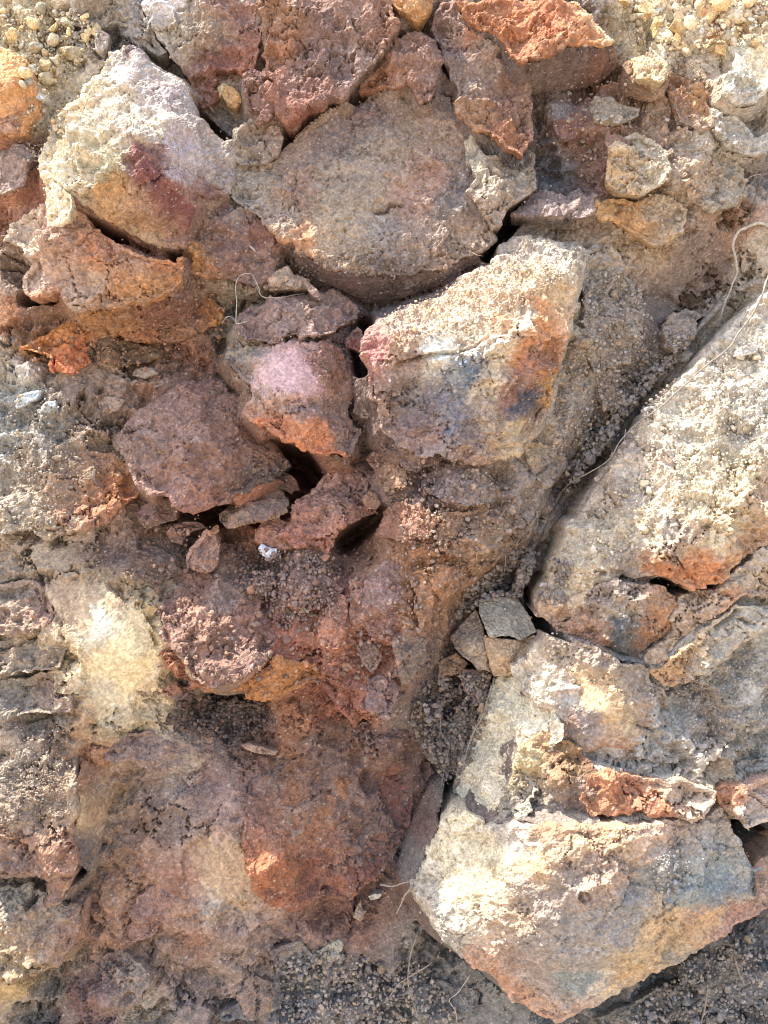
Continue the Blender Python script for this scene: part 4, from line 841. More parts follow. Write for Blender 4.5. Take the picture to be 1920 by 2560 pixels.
# stones in the gully
block('gully_stone', 'square blue-grey stone with ochre rim in the gully, topmost of three fitted stones', 'stone', t('b3', [(1393,652),(1460,603),(1560,610),(1640,598),(1692,690),(1738,800),(1640,842),(1550,822),(1440,826),(1405,740)]), [(1040,1310,.01),(1100,1297,-.005),(1150,1340,.02),(1050,1365,.04),(1130,1372,.045),(1095,1340,.03)], thick=.08, R=.006, facet=.4, crumb=.3, low=.3, step=.0015)
block('gully_stone', 'ochre stone in the gully directly under the square blue-grey stone', 'stone', t('b3', [(1425,838),(1540,850),(1640,850),(1725,830),(1748,890),(1625,1000),(1590,1062),(1480,1078),(1440,945)]), [(1055,1390,.04),(1140,1385,.04),(1130,1420,.045),(1070,1450,.04),(1095,1420,.055)], thick=.08, R=.006, facet=.4, crumb=.3, low=.3, step=.0015)
block('gully_stone', 'tan angular stone in the gully left of the square blue-grey stone', 'stone', t('b3', [(1228,850),(1290,770),(1392,680),(1410,760),(1422,850),(1438,960),(1452,1035),(1380,1022),(1320,972),(1250,905)]), [(985,1370,-.01),(1030,1335,-.01),(1040,1400,.035),(1010,1390,.02),(1050,1445,.02)], thick=.07, R=.007, facet=.4, crumb=.3, low=.3, step=.0015)
block('gully_stone', 'brown stone below the fitted stones in the gully, beside the pale facet', 'stone', t('b3', [(1288,1100),(1300,1030),(1420,1030),(1467,1060),(1442,1170),(1392,1232),(1310,1162)]), -.01, thick=.06, facet=.5)
block('gully_stone', 'rusty notched stone in the gully, left below the tan angular stone', 'stone', t('b3', [(1148,982),(1260,930),(1332,992),(1290,1060),(1240,1070),(1192,1060),(1182,1142),(1150,1092)]), -.02, thick=.06, facet=.5)
block('gully_stone', 'small pale flat stone under the rusty notched stone', 'stone', t('b3', [(1178,1152),(1260,1138),(1292,1170),(1240,1197),(1190,1192)]), -.05, thick=.03)
block('gully_stone', 'grey flat chip at the left wall of the gully, low down', 'stone', t('b3', [(998,1180),(1060,1178),(1062,1262),(1010,1272)]), -.05, thick=.03)
block('gully_stone', 'rusty chip right beside the grey flat chip in the gully', 'stone', t('b3', [(1065,1190),(1112,1168),(1148,1230),(1090,1272)]), -.05, thick=.03)
block('gully_stone', 'long speckled grey mass of packed grit at the bottom of the gully', 'earth clod', t('b3', [(985,1330),(1080,1290),(1200,1330),(1290,1250),(1390,1330),(1370,1440),(1310,1600),(1200,1640),(1110,1560),(1020,1470)]), [(930,1500,-.06),(1000,1480,-.06),(1030,1540,-.05),(960,1580,-.04),(1000,1640,-.05)], thick=.05, crumb=1.4)
block('gully_stone', 'boxy buff clod at the head of the gully beside the long root', 'earth clod', t('c2', [(1058,442),(1120,380),(1210,318),(1325,380),(1255,422),(1235,512),(1180,572),(1080,632),(1040,580)]), [(1440,720,-.04),(1480,680,-.06),(1530,700,-.05),(1470,730,-.01),(1490,760,-.02)], thick=.07, crumb=.8)
block('gully_stone', 'ochre pebble in the dark of the gully below the boxy buff clod', 'pebble', t('c2', [(965,742),(1020,700),(1078,742),(1042,778),(980,782)]), -.06, thick=.03)
block('gully_stone', 'pale flat stone tucked under the boxy buff clod in the gully', 'stone', t('c2', [(1098,642),(1180,598),(1222,620),(1182,672),(1120,672)]), -.05, thick=.03)
block('gully_stone', 'red-brown angular slab half buried in the middle of the gully', 'stone', t('c2', [(500,1180),(560,1120),(690,1060),(700,1095),(640,1165),(600,1215),(530,1220)]), -.055, thick=.03, facet=.4)
# the big leaning mass on the right
block('boulder', 'huge leaning slab on the right, its pale gritty upper side in the sun', 'boulder',
  [(1720,590),(1659,640),(1600,705),(1560,745),(1500,810),(1430,880),(1370,960),(1310,1040),(1280,1090),(1240,1130),(1215,1200),(1185,1270),(1166,1335),(1200,1352),(1260,1322),(1290,1262),(1340,1238),(1365,1250),(1400,1238),(1430,1250),(1480,1268),(1540,1250),(1600,1200),(1659,1165),(1720,1130)],
  [(1659,640,.035),(1560,745,.045),(1430,880,.055),(1310,1040,.065),(1220,1200,.07),(1180,1300,.08),(1640,800,.075),(1500,950,.1),(1400,1080,.115),(1300,1200,.115),(1640,1000,.135),(1520,1120,.17),(1400,1190,.155),(1500,1235,.15),(1620,1120,.155),(1600,1185,.13),(1350,1230,.12),(1250,1290,.1),(1560,1170,.175)], R=.013, thick=.16)
block('earth_block', 'brown block with a black stain down its front, under the huge leaning slab', 'earth block', [(1198,1352),(1260,1325),(1290,1268),(1335,1258),(1375,1258),(1430,1264),(1462,1290),(1467,1335),(1448,1365),(1415,1395),(1390,1427),(1345,1415),(1310,1397),(1260,1387),(1212,1376)],
  [(1225,1340,.1),(1340,1272,.13),(1440,1290,.13),(1350,1350,.145),(1440,1350,.12),(1385,1400,.11),(1290,1370,.125)], thick=.1)
block('earth_block', 'grey brown bulging block with a tan scraped streak, on the right flank', 'earth block', [(1112,1452),(1150,1422),(1175,1372),(1230,1382),(1300,1402),(1345,1426),(1390,1432),(1405,1470),(1440,1490),(1452,1540),(1440,1590),(1400,1640),(1340,1672),(1280,1660),(1240,1612),(1200,1592),(1190,1540),(1140,1500)],
  [(1140,1450,.085),(1200,1400,.125),(1300,1415,.145),(1390,1450,.135),(1440,1540,.11),(1300,1540,.15),(1380,1570,.145),(1320,1650,.1),(1200,1550,.105)], thick=.11, facet=.7)
block('earth_block', 'rust and ochre block below the bulging block, beside the pale facet', 'earth block', [(1185,1570),(1250,1615),(1282,1662),(1268,1720),(1235,1772),(1150,1772),(1075,1792),(1105,1700),(1130,1620)], [(1130,1640,.1),(1250,1650,.125),(1200,1750,.125),(1120,1760,.1),(1200,1680,.13)], thick=.08)
block('earth_block', 'sunlit cream facet block with a pointed lower corner at the gully edge', 'earth block', [(1088,1462),(1130,1448),(1190,1510),(1200,1560),(1170,1620),(1145,1700),(1112,1757),(1060,1788),(1020,1770),(988,1742),(1000,1690),(1030,1620),(1055,1540)],
  [(1000,1720,-.005),(1040,1600,-.005),(1090,1470,.015),(1115,1600,.075),(1095,1700,.085),(1185,1540,.1),(1060,1780,.06),(1150,1650,.085)], R=.009, thick=.1, facet=1.2, crumb=1.8)
block('earth_clod', 'upright brown splinter beside a dark slot, right of the rust and ochre block', 'earth clod', t('c4', [(556,100),(610,78),(622,160),(602,282),(570,302),(523,272),(530,180)]), .08, thick=.04)
block('earth_block', 'layered tan slab with an orange band at the right edge, under the huge leaning slab', 'earth block', [(1445,1340),(1470,1292),(1540,1268),(1620,1208),(1720,1150),(1720,1295),(1600,1288),(1545,1330),(1480,1380),(1425,1440),(1398,1432),(1400,1420),(1442,1385),(1462,1362)],
  [(1500,1300,.135),(1620,1240,.14),(1450,1400,.13),(1550,1310,.15),(1690,1260,.14)], R=.01, thick=.09)
block('earth_block', 'pale grey wedge with an ochre fibrous tip, right of the tan scraped block', 'earth block', [(1432,1486),(1408,1456),(1440,1432),(1520,1352),(1590,1308),(1670,1312),(1645,1370),(1580,1422),(1540,1452),(1500,1462),(1460,1492)], [(1600,1330,.14),(1500,1400,.155),(1430,1470,.135),(1625,1365,.135),(1520,1445,.14)], R=.01, thick=.08)
block('earth_block', 'orange stained shelf with dark pits, above the large bottom block', 'earth block', t('c4', [(600,200),(700,170),(800,190),(920,190),(1060,230),(1150,205),(1240,240),(1352,270),(1342,350),(1262,420),(1212,462),(1080,440),(900,402),(800,422),(600,432),(560,330)]),
  [(1290,1680,.15),(1400,1680,.155),(1520,1690,.165),(1300,1740,.155),(1400,1735,.16),(1500,1760,.165),(1450,1710,.165)], R=.009, thick=.07)
block('earth_block', 'rust and buff rock in the right edge, hanging over a black hole', 'earth block', t('c4', [(1350,300),(1400,250),(1550,230),(1740,180),(1740,460),(1612,482),(1562,525),(1500,442),(1400,402)]), [(1560,1720,.13),(1660,1690,.14),(1600,1750,.15),(1650,1790,.14),(1620,1720,.155)], R=.011, thick=.1)
block('earth_clod', 'brown clod at the bottom of the black hole, right edge', 'earth clod', t('c4', [(1490,590),(1560,545),(1640,530),(1740,500),(1740,670),(1640,690),(1540,705)]), -.05, thick=.05)
block('earth_block', 'pale pinkish rock corner at the right edge below the black hole', 'earth block', t('c4', [(1545,720),(1600,665),(1740,620),(1740,830),(1640,850),(1560,860)]), [(1600,1820,.07),(1680,1800,.08),(1640,1850,.1),(1690,1860,.1)], R=.009, thick=.08)
block('boulder', 'large blue-grey and tan block filling the lower right, yellow patches on its shoulder', 'boulder',
  [(886,1966),(912,1915),(940,1860),(975,1785),(1010,1773),(1060,1795),(1120,1772),(1200,1766),(1300,1757),(1420,1748),(1500,1765),(1530,1750),(1560,1736),(1590,1800),(1615,1860),(1640,1885),(1720,1870),(1720,1950),(1620,2000),(1540,2040),(1480,2075),(1420,2110),(1340,2165),(1260,2195),(1210,2232),(1140,2202),(1080,2152),(1020,2102),(960,2060),(912,2010)],
  [(900,1960,.03),(975,1800,.04),(935,1960,.07),(975,1870,.07),(1010,1800,.06),(1015,1930,.115),(960,2030,.085),(1060,1830,.08),(1090,1870,.135),(1100,1950,.145),(1150,1790,.145),(1200,1850,.175),(1400,1780,.18),(1550,1765,.125),(1600,1860,.115),(1200,2000,.18),(1350,1930,.18),(1500,1900,.16),(1250,2090,.15),(1400,2040,.145),(1550,1990,.11),(1640,1940,.1),(1060,2070,.12),(1150,2150,.09),(1050,2115,.06),(1200,2205,.1),(1350,2130,.1),(1300,1775,.175)], R=.014, thick=.2, facet=.75)
# the left foot of the bank
block('earth_block', 'grit-coated brown block at the left edge, cracked near its lower corner', 'earth block', [(-40,1562),(60,1550),(130,1560),(160,1600),(166,1680),(180,1740),(166,1800),(176,1850),(152,1910),(130,1952),(90,1962),(100,1900),(85,1888),(40,1890),(-40,1900)],
  [(0,1580,.055),(100,1585,.06),(60,1640,.09),(150,1640,.075),(150,1700,.11),(100,1800,.125),(150,1880,.11),(40,1860,.12),(110,1940,.09)], thick=.1)
block('earth_block', 'tan crumbly block at the lower left edge, beneath the grit-coated block', 'earth block', [(-40,1935),(60,1920),(130,1962),(172,1960),(162,2040),(122,2090),(60,2112),(-40,2120)], [(0,1950,.06),(100,1980,.08),(60,2050,.11),(150,2010,.08),(20,2090,.09),(110,2080,.08)], thick=.09)
block('earth_clod', 'dusky reddish lump at the bottom left, beside a dark recess', 'earth clod', t('a4', [(348,1402),(420,1340),(560,1290),(740,1258),(862,1320),(902,1400),(852,1482),(760,1562),(690,1700),(500,1720),(380,1562)]), [(170,2130,.02),(260,2070,.03),(320,2110,.05),(230,2160,.06),(280,2190,.05),(190,2180,.03)], thick=.08)
block('stone', 'pale yellowish stone low in the dim recess at the bottom, left of the large block', 'stone', t('b4', [(413,1292),(450,1220),(560,1158),(592,1190),(542,1272),(460,1322)]), -.015, thick=.03, paint=(178, 166, 138))
block('stone', 'ochre stone at the lower left corner of the bank', 'stone', t('a4', [(-30,1310),(10,1300),(60,1340),(70,1390),(30,1415),(-30,1410)]), .06, thick=.04)
# crusts and ledges that stand only a little proud of the bank
for lab, o, lift, kw in [
 ('buff and orange crust with an overhanging lower lip at the left edge', [(-20,990),(60,960),(150,965),(230,975),(285,1010),(300,1055),(262,1090),(232,1132),(172,1150),(105,1172),(92,1142),(40,1150),(-20,1155)], (-.015,.03), {}),
 ('fractured ochre crust on the slope below the left earth block', t('a2', [(130,600),(250,500),(400,410),(560,390),(612,470),(560,560),(500,620),(540,680),(440,740),(330,750),(280,640)]), (-.004,.014), {}),
 ('red-brown crust on the slope right of the fractured ochre crust', t('a2', [(600,440),(760,400),(1000,300),(1200,260),(1330,330),(1320,450),(1180,500),(1000,560),(850,560),(700,510)]), (-.004,.012), {}),
 ('dull brown ledge with orange foot, above the orange angular chip', t('a2', [(520,560),(640,520),(800,560),(960,590),(930,650),(800,690),(640,690),(540,640)]), (-.004,.016), {}),
 ('pale rounded boss of clay right of the dark hollow at upper right', t('c1', [(720,900),(780,790),(880,740),(1000,790),(1050,900),(1062,1020),(1000,1130),(880,1180),(760,1140),(700,1040)]), (-.006,.022), {}),
 ('dark red lump above the dark hollow at upper right', t('c1', [(390,620),(480,585),(545,640),(562,720),(520,830),(430,842),(385,740)]), (-.002,.016), {}),
 ('grey crumbly lump beside the dark red lump at upper right', t('c1', [(605,610),(660,538),(780,580),(905,640),(880,700),(760,760),(640,725)]), (-.004,.014), {}),
 ('orange and buff bulge under the pale rounded boss', t('c1', [(640,1180),(760,1150),(880,1190),(980,1150),(1090,1180),(1180,1260),(1140,1390),(1000,1470),(880,1400),(760,1300),(660,1290)]), (-.004,.018), {}),
 ('broad dusky ledge directly below the angular block', t('b2', [(1030,1370),(1140,1290),(1200,1280),(1400,1290),(1480,1400),(1500,1500),(1350,1540),(1180,1500),(1060,1440)]), (-.004,.018), {}),
 ('brown hump right of the triangular slab tip', t('b2', [(820,1560),(900,1500),(1050,1530),(1150,1600),(1100,1700),(900,1740),(770,1700)]), (-.004,.018), {}),
 ('tan hump with rootlets, right of the brown hump', t('b2', [(1150,1560),(1500,1540),(1600,1650),(1500,1780),(1300,1850),(1150,1790),(1120,1660)]), (-.004,.02), {}),
 ('rust brown knob below the grey green clod, left of the broad dusky ledge', t('b2', [(720,1240),(780,1170),(860,1190),(960,1320),(970,1420),(830,1440),(770,1330)]), (0,.018), {}),
 ('pinkish knob under the left foot of the angular block', t('b2', [(850,1180),(960,1090),(1080,1160),(1100,1270),(1020,1340),(960,1320)]), (0,.02), {}),
 ('tan ribbed column of earth on the ridge right of the tall rounded lump', t('b3', [(960,470),(1060,420),(1130,520),(1110,700),(1040,800),(1010,680),(1000,560)]), (.0,.02), {}),
 ('tan shoulder of the ridge above the fitted gully stones', t('b3', [(1070,420),(1180,395),(1300,440),(1280,560),(1180,640),(1120,560)]), (.0,.022), {}),
 ('brown foot of the ridge at the gully edge, left of the rusty notched stone', t('b3', [(880,860),(980,800),(1080,860),(1100,980),(1000,1080),(930,1130),(920,1000)]), (.0,.022), {}),
 ('layered grey ledge at the left edge, uppermost of three', [(-20,1262),(60,1248),(110,1285),(120,1340),(60,1368),(-20,1374)], (-.012,.008), {}),
 ('layered grey ledge at the left edge, middle of three', [(-20,1388),(70,1378),(125,1358),(145,1400),(132,1442),(60,1452),(-20,1460)], (-.012,.009), {}),
 ('layered grey ledge at the left edge, lowest of three', [(-20,1472),(100,1450),(160,1495),(155,1535),(60,1545),(-20,1552)], (-.012,.009), {}),
 ('rusty red rock face with a ledged foot, bottom centre', [(555,1640),(640,1620),(720,1600),(850,1640),(905,1700),(890,1800),(845,1880),(790,1905),(760,1945),(700,1930),(640,1952),(570,1905),(545,1850),(530,1780),(535,1700)], (-.022,.014), {'plates': .6}),
 ('gritty buff mass forming the slope between the angular block and the gully', t('c2', [(560,60),(660,-60),(730,60),(900,200),(960,380),(950,560),(880,640),(720,720),(620,745),(560,640),(530,450),(550,200)]), (-.004,.02), {}),
 ('brown block on the gully wall below the gritty buff mass', t('c2', [(600,800),(700,730),(860,740),(905,830),(870,940),(700,962),(620,880)]), (-.002,.022), {}),
 ('grey-brown block low on the gully wall beside the long root end', t('c2', [(180,1180),(300,1140),(420,1180),(500,1260),(440,1380),(330,1440),(240,1330)]), (-.002,.018), {}),
 ('tan grey sloping face at the top, between the pale boulder and the violet grey block', t('a1', [(830,30),(900,-50),(1300,-50),(1500,40),(1545,200),(1520,300),(1530,380),(1470,470),(1400,420),(1280,420),(1270,560),(1200,620),(1110,480),(1000,330),(880,150)]), (.0,.025), {}),
 ('grey brown earth with twigs wedged between the pale boulder and the oval slab', [(488,335),(505,300),(540,262),(565,245),(590,262),(612,300),(600,340),(575,360),(520,362)], (.02,.05), {}),
 ('dark brown ledge beside the right flank of the pale boulder', t('a1', [(1160,600),(1260,590),(1400,690),(1510,790),(1440,855),(1300,760)]), (.0,.02), {}),
 ('blue-grey streaked band of earth behind the crest of the pale boulder', t('a1', [(380,60),(500,-50),(800,-50),(830,60),(900,200),(1000,320),(930,350),(820,240),(740,150),(660,140),(560,160),(450,130)]), (.0,.012), {}),
 ('layered reddish fold of earth at the lower left', t('a4', [(640,1180),(780,1050),(820,900),(900,830),(1000,890),(1020,1000),(900,1160),(760,1230)]), (-.002,.014), {}),
 ('purple-grey crust on the large smooth face at the lower left', t('a3', [(660,1440),(760,1400),(900,1390),(1010,1480),(1250,1420),(1260,1560),(1160,1640),(1000,1650),(860,1600),(740,1560),(640,1540)]), (-.002,.012), {}),
 ('rounded grey earth lump at the bottom edge, left of centre', t('a4', [(1270,1620),(1380,1560),(1500,1480),(1600,1430),(1580,1560),(1480,1630),(1350,1650)]), (.0,.016), {}),
 ('rusty crumbling wall above the gravelly hollow and right of it', t('b3', [(330,960),(480,930),(640,960),(720,1060),(740,1200),(640,1320),(560,1280),(480,1160),(400,1040)]), (-.002,.02), {}),
 ('brown ragged fringe of earth above the rusty red face', t('b3', [(640,1380),(700,1330),(840,1350),(960,1400),(1000,1480),(900,1540),(800,1560),(690,1540)]), (.0,.024), {}),
 ('orange-veined crust in the right wall of the bank beside the hooked root', t('c1', [(1090,400),(1180,410),(1300,520),(1320,640),(1340,760),(1250,800),(1120,760),(1080,600),(1060,480)]), (-.004,.012), {}),
 ('grey-buff crust above the hooked root at the right edge', t('c1', [(1120,900),(1260,860),(1420,890),(1560,960),(1560,1120),(1440,1220),(1300,1260),(1160,1180),(1090,1040)]), (-.004,.014), {}),
 ('grey earth lump in the dim bottom, under the pale yellowish stone', t('b4', [(160,1210),(330,1180),(430,1310),(340,1380),(200,1350)]), (.0,.02), {}),
 ('dusty bluish lump at the bottom edge, left of centre of the dim gravel', t('b4', [(60,1380),(170,1430),(160,1560),(40,1610),(-40,1500)]), (.0,.02), {}),
 ('low earth ledge under the point of the large lower right block', t('b4', [(1000,1480),(1180,1440),(1390,1480),(1380,1570),(1200,1610),(1040,1590)]), (.002,.022), {}),
 ('crumbly grey ledge just under the lower right block, towards the corner', t('c4', [(1120,1300),(1280,1240),(1410,1280),(1380,1400),(1240,1440),(1130,1400)]), (.004,.022), {}),
 ('brown crumbly ledge at the right edge under the lower right block', t('c4', [(1420,1180),(1560,1080),(1720,1010),(1720,1200),(1540,1260)]), (.004,.022), {}),
 ('smooth greenish grey slab at the very bottom right', t('c4', [(640,1600),(840,1520),(1100,1440),(1240,1460),(1190,1560),(1040,1680),(700,1700)]), (.002,.022), {}),
]:
    block('earth_ledge', lab, 'earth ledge', o, lift, R=.009, thick=.05, **kw)

# small pale mineral stones
for lab, cat, o, w, col in [
  ('bluish white quartz lump at the left edge among grey rubble', 'stone', t('a2', [(75,905),(110,870),(190,835),(240,840),(215,890),(150,935),(90,955)]), .035, (196, 205, 206)),
  ('smaller grey-white quartz piece right of the bluish white lump', 'stone', t('a2', [(235,940),(270,905),(325,900),(335,950),(300,980),(255,975)]), .035, (170, 175, 176)),
  ('orange angular chip on the rusty slope left of centre', 'stone', t('a2', [(612,840),(640,790),(700,795),(690,845),(640,862)]), .0, (186, 122, 84)),
  ('flat grey-tan chip on the rusty slope above the red-brown lobe', 'stone', t('a2', [(775,750),(800,710),(900,705),(935,740),(860,775)]), -.01, (160, 140, 122)),
  ('tan chip below the orange angular chip', 'stone', t('a2', [(565,900),(600,870),(690,880),(740,900),(700,960),(640,985),(585,950)]), .01, (166, 136, 112)),
  ('thin pale chip lying on the rusty slope', 'pebble', t('a2', [(920,812),(965,796),(975,812),(930,833)]), -.015, (190, 165, 140)),
  ('white shard on the dark bluish slab, above the curled root', 'pebble', t('a1', [(1470,1448),(1485,1442),(1510,1475),(1500,1485)]), .035, (210, 215, 222)),
  ('white stone in the rubble at top right, larger of two', 'stone', t('c1', [(1190,180),(1210,135),(1260,120),(1300,145),(1340,160),(1290,195),(1250,210)]), -.01, (222, 218, 210)),
  ('tall white stone in the rubble at the top edge, right', 'stone', t('c1', [(985,60),(1010,20),(1040,0),(1065,40),(1050,80),(1015,95)]), -.01, (215, 215, 212)),
  ('orange tan stone in the rubble near the top right corner', 'stone', t('c1', [(1275,40),(1310,0),(1370,-10),(1410,40),(1390,85),(1330,80)]), -.01, (205, 165, 120)),
  ('reddish stone in the rubble right of the white stone', 'stone', t('c1', [(1300,165),(1340,110),(1400,105),(1440,140),(1390,185),(1330,200)]), -.015, (172, 128, 100)),
  ('thin yellow stone standing in the rubble at top right', 'pebble', t('c1', [(985,110),(1000,90),(1025,120),(1025,175),(1000,190)]), -.01, (200, 178, 110)),
  ('ochre clod in a niche left of the top centre block', 'stone', t('a1', [(1310,560),(1350,500),(1400,540),(1430,600),(1400,650),(1350,630)]), .0, (190, 145, 85)),
  ('pale yellow clod just above the ochre clod in the niche', 'pebble', t('a1', [(1290,520),(1320,490),(1360,500),(1330,550),(1300,575)]), -.005, (200, 172, 115)),
  ('orange wedge-shaped stone beside the dark gap at upper left', 'stone', t('a1', [(230,420),(255,370),(300,380),(335,420),(320,465),(260,480)]), .0, (196, 138, 70)),
  ('white-blue chip beside the orange stone at far left', 'pebble', t('a1', [(200,545),(240,540),(278,570),(250,588),(210,582)]), .03, (205, 215, 220)),
  ('upright grey flake on the crest of the big pale boulder', 'stone', t('a1', [(565,300),(560,170),(600,165),(640,190),(640,260),(600,310)]), .01, (172, 155, 140)),
  ('pale pointed slab of stone on the sunny slab beside the long root', 'stone', t('c2', [(1470,640),(1480,600),(1560,560),(1620,575),(1600,620),(1530,640)]), .07, (196, 188, 175)),
  ('thin pale splinter lying on the sunny slab below the long root', 'stone', t('c2', [(865,1390),(890,1320),(960,1260),(1030,1275),(990,1330),(920,1370)]), .075, (200, 188, 168)),
  ('tan elongated chip on the sunny slab above the pale splinter', 'stone', t('c2', [(985,1220),(1010,1180),(1090,1140),(1170,1110),(1160,1140),(1090,1210),(1030,1245)]), .08, (190, 162, 130)),
  ('rounded brown pebble on the sunny slab near the long root', 'pebble', t('c2', [(925,1080),(960,1040),(1005,1050),(1000,1090),(950,1105)]), .06, (165, 142, 125)),
  ('yellow ochre pebble half sunk in the sunny slab', 'pebble', t('c2', [(1100,1320),(1130,1285),(1200,1295),(1190,1350),(1120,1355)]), .09, (205, 180, 120)),
  ('whitish pebble on the sunny slab near its lower crack', 'pebble', t('c3', [(900,110),(925,85),(965,95),(960,125),(925,138)]), .11, (215, 205, 185)),
  ('pale elongated stone in shade, bottom centre of the bank', 'pebble', t('b4', [(730,905),(770,888),(820,895),(800,920),(750,930)]), -.02, (188, 178, 160)),
  ('tan chip sticking out of the dim recess, bottom centre', 'stone', t('b4', [(645,1030),(670,960),(690,930),(700,990),(728,995),(690,1050)]), -.015, (165, 138, 112)),
  ('brown rounded stone in the dark gravel along the bottom', 'stone', t('b4', [(450,1540),(480,1510),(520,1530),(515,1580),(470,1590)]), -.04, (140, 108, 94)),
  ('tan stone in the dark gravel along the bottom, right of the rounded brown one', 'stone', t('b4', [(780,1545),(800,1510),(840,1520),(838,1560),(800,1565)]), -.06, (150, 132, 118)),
  ('long flat brown pebble on the rim of the dark gravelly hollow', 'pebble', t('a3', [(1430,1480),(1470,1468),(1560,1490),(1645,1515),(1630,1538),(1540,1530),(1460,1505)]), .01, (165, 130, 105)),
]:
    block('stone' if cat == 'stone' else 'pebble', lab, cat, o, w, thick=.025, facet=.6, crumb=.4, paint=col)

# which stain belongs to which body
ST_OWN, ST_UV = stain_weights_owner(BLOCKS, BANK)
PATCHES = []
for tl, poly, rgb, cover, ang in PATCH:
    fp = t(tl, poly)
    cx, cy = np.mean(np.array(fp), 0)
    own, w = owner_at(cx, cy, BLOCKS, BANK)
    PATCHES.append((own, np.array([wpos(x, y, w) for x, y in fp]), rgb, cover, ang))

# ---- bank mesh: fine where the photograph looks, coarser around it
def axis(lo, hi, fine_lo, fine_hi, step):
    a = [fine_lo]
    s = step
    while a[-1] > lo:
        s *= 1.09; a.append(a[-1] - s)
    b = list(np.arange(fine_lo, fine_hi, step))
    s = step
    c = [b[-1] + step]
    while c[-1] < hi:
        s *= 1.09; c.append(c[-1] + s)
    return np.array(a[::-1][:-1] + b + c)
AX = axis(-3.0, 3.0, -.645, .645, .0023)
AZ = axis(-1.25, 1.12, -.855, .855, .0023)
U, W_ = np.meshgrid(AX, AZ)
U = U.ravel(); Z = W_.ravel()
base = BANK(np.clip(U, -.85, .85), np.clip(Z, -1.0, 1.0))
far = sstep(np.maximum(np.abs(U) / .8, np.abs(Z) / 1.0), .95, 1.5)
base = base * (1 - far)
base = base - 1.2 * np.clip(Z - .98, 0, None) ** 1 * 2.0        # the top of the bank rolls back
base = base + 0.5 * np.clip(-.95 - Z, 0, None)                  # and its foot runs out
# packed earth closes the joints between the blocks, except where the bank gapes open
GAPS = [([(1640,640),(1540,745),(1410,880),(1290,1040),(1220,1120),(1190,1200),(1160,1290),(1150,1380),(1105,1445)], 30, .0), ([(600,310),(640,265),(700,222),(780,190)],16),([(780,190),(850,110),(870,60)],10),([(930,60),(955,120),(985,165)],9),([(395,1085),(430,1108),(470,1110)],34),([(600,985),(640,1000),(660,1030)],34),([(740,1180),(790,1140),(820,1110)],24),
        ([(1060,540),(1085,500),(1120,455),(1160,430)],22),([(1575,1760),(1600,1800),(1650,1840)],40),([(785,690),(775,740),(785,800)],20),([(60,140),(80,170)],14),([(60,650),(130,645)],18),([(430,230),(500,310)],14),([(1390,1440),(1440,1380)],12),
        ([(1380,1250),(1470,1270),(1560,1235)],11),([(385,560),(392,500)],14),([(540,1120),(640,1080)],20),([(1160,1290),(1180,1380)],16),([(1090,1470),(1010,1640),(970,1760)],18),
        ([(280,540),(200,500),(150,465)],10),([(1000,1790),(1100,1790)],10),([(180,1790),(185,1850)],20),([(450,1515),(560,1515)],18),([(1240,1640),(1270,1720)],9)]
fillw = np.full(len(U), -1.0)
Q = np.stack([U, Z], 1)
for b in BLOCKS:
    if b['thick'] < .055 or b['name'] in ('gully_stone', 'earth_ledge'):
        continue
    o = np.array([wpos(x, y, b['w']) for x, y in b['outline']])
    m = np.where((Q > o.min(0) - .03).all(1) & (Q < o.max(0) + .03).all(1))[0]
    q = Q[m]
    dd, near = seg_dist(q, o, True)
    ins = inside(q, o)
    at_ = np.where(ins[:, None], q, near)
    f_ = b['relief'](at_[:, 0], at_[:, 1]) - .013 - np.where(ins, np.minimum(dd, .02) * .8, dd * 2.6)
    fillw[m] = np.maximum(fillw[m], np.where(dd < .03, f_, -1))
gw = np.ones(len(U))
for L, r, *dep in GAPS:
    L = np.array([wpos(x, y, 0) for x, y in L])
    m = np.where((Q > L.min(0) - .06).all(1) & (Q < L.max(0) + .06).all(1))[0]
    dd, _ = seg_dist(Q[m], L)
    gw[m] = np.minimum(gw[m], sstep(dd, r / 1382.5 * .8, r / 1382.5 * 1.5))
    base[m] -= (dep[0] if dep else .13 if r > 20 else .07) * (1 - sstep(dd, r / 1382.5 * .2, r / 1382.5 * 1.1))
base = base + np.clip(fillw - base, 0, None) * gw
V = np.stack([U, -base, Z], 1)
nx, nz = len(AX), len(AZ)
I = np.arange(nx * nz).reshape(nz, nx)
F = np.stack([I[:-1, :-1], I[:-1, 1:], I[1:, 1:], I[1:, :-1]], -1).reshape(-1, 4)
N = vert_normals(V, F)
pol = polish_info(V)
dsp, LAY = roughen(V, N, facet=2.1, crumb=1.1, low=1.1, pol=pol, plates=1.1, size=1.5)
dsp = np.where(dsp > 0, .008 * np.tanh(dsp / .008), dsp) - .003       # packed earth stays behind the stones it holds
steep = sstep(-N[:, 1], .15, .6)
dsp = dsp * (.85 + .15 * steep)
turn = sstep(-N[:, 1], .35, .8)[:, None]                 # on steep walls push straight out, so that nothing folds over
DIR = N * turn + np.array((0, -1.0, 0)) * (1 - turn)
V = V + DIR * dsp[:, None]
raster_todo = V
hidden = np.zeros(len(V), bool)
for b in BLOCKS:                                   # leave out what lies deep inside a block
    o = np.array([wpos(x, y, b['w']) for x, y in b['outline']])
    m = np.where((V[:, [0, 2]] > o.min(0)).all(1) & (V[:, [0, 2]] < o.max(0)).all(1))[0]
    q = V[m][:, [0, 2]]
    m = m[inside(q, o)]
    q = V[m][:, [0, 2]]
    d, _ = seg_dist(q, o, True)
    hidden[m[(d > .03) & (-V[m, 1] < b['relief'](q[:, 0], q[:, 1]) - .012)]] = True
keep = ~hidden[F].all(1)
F = F[keep]
used = np.unique(F)
rm = np.full(len(V), -1); rm[used] = np.arange(len(used))
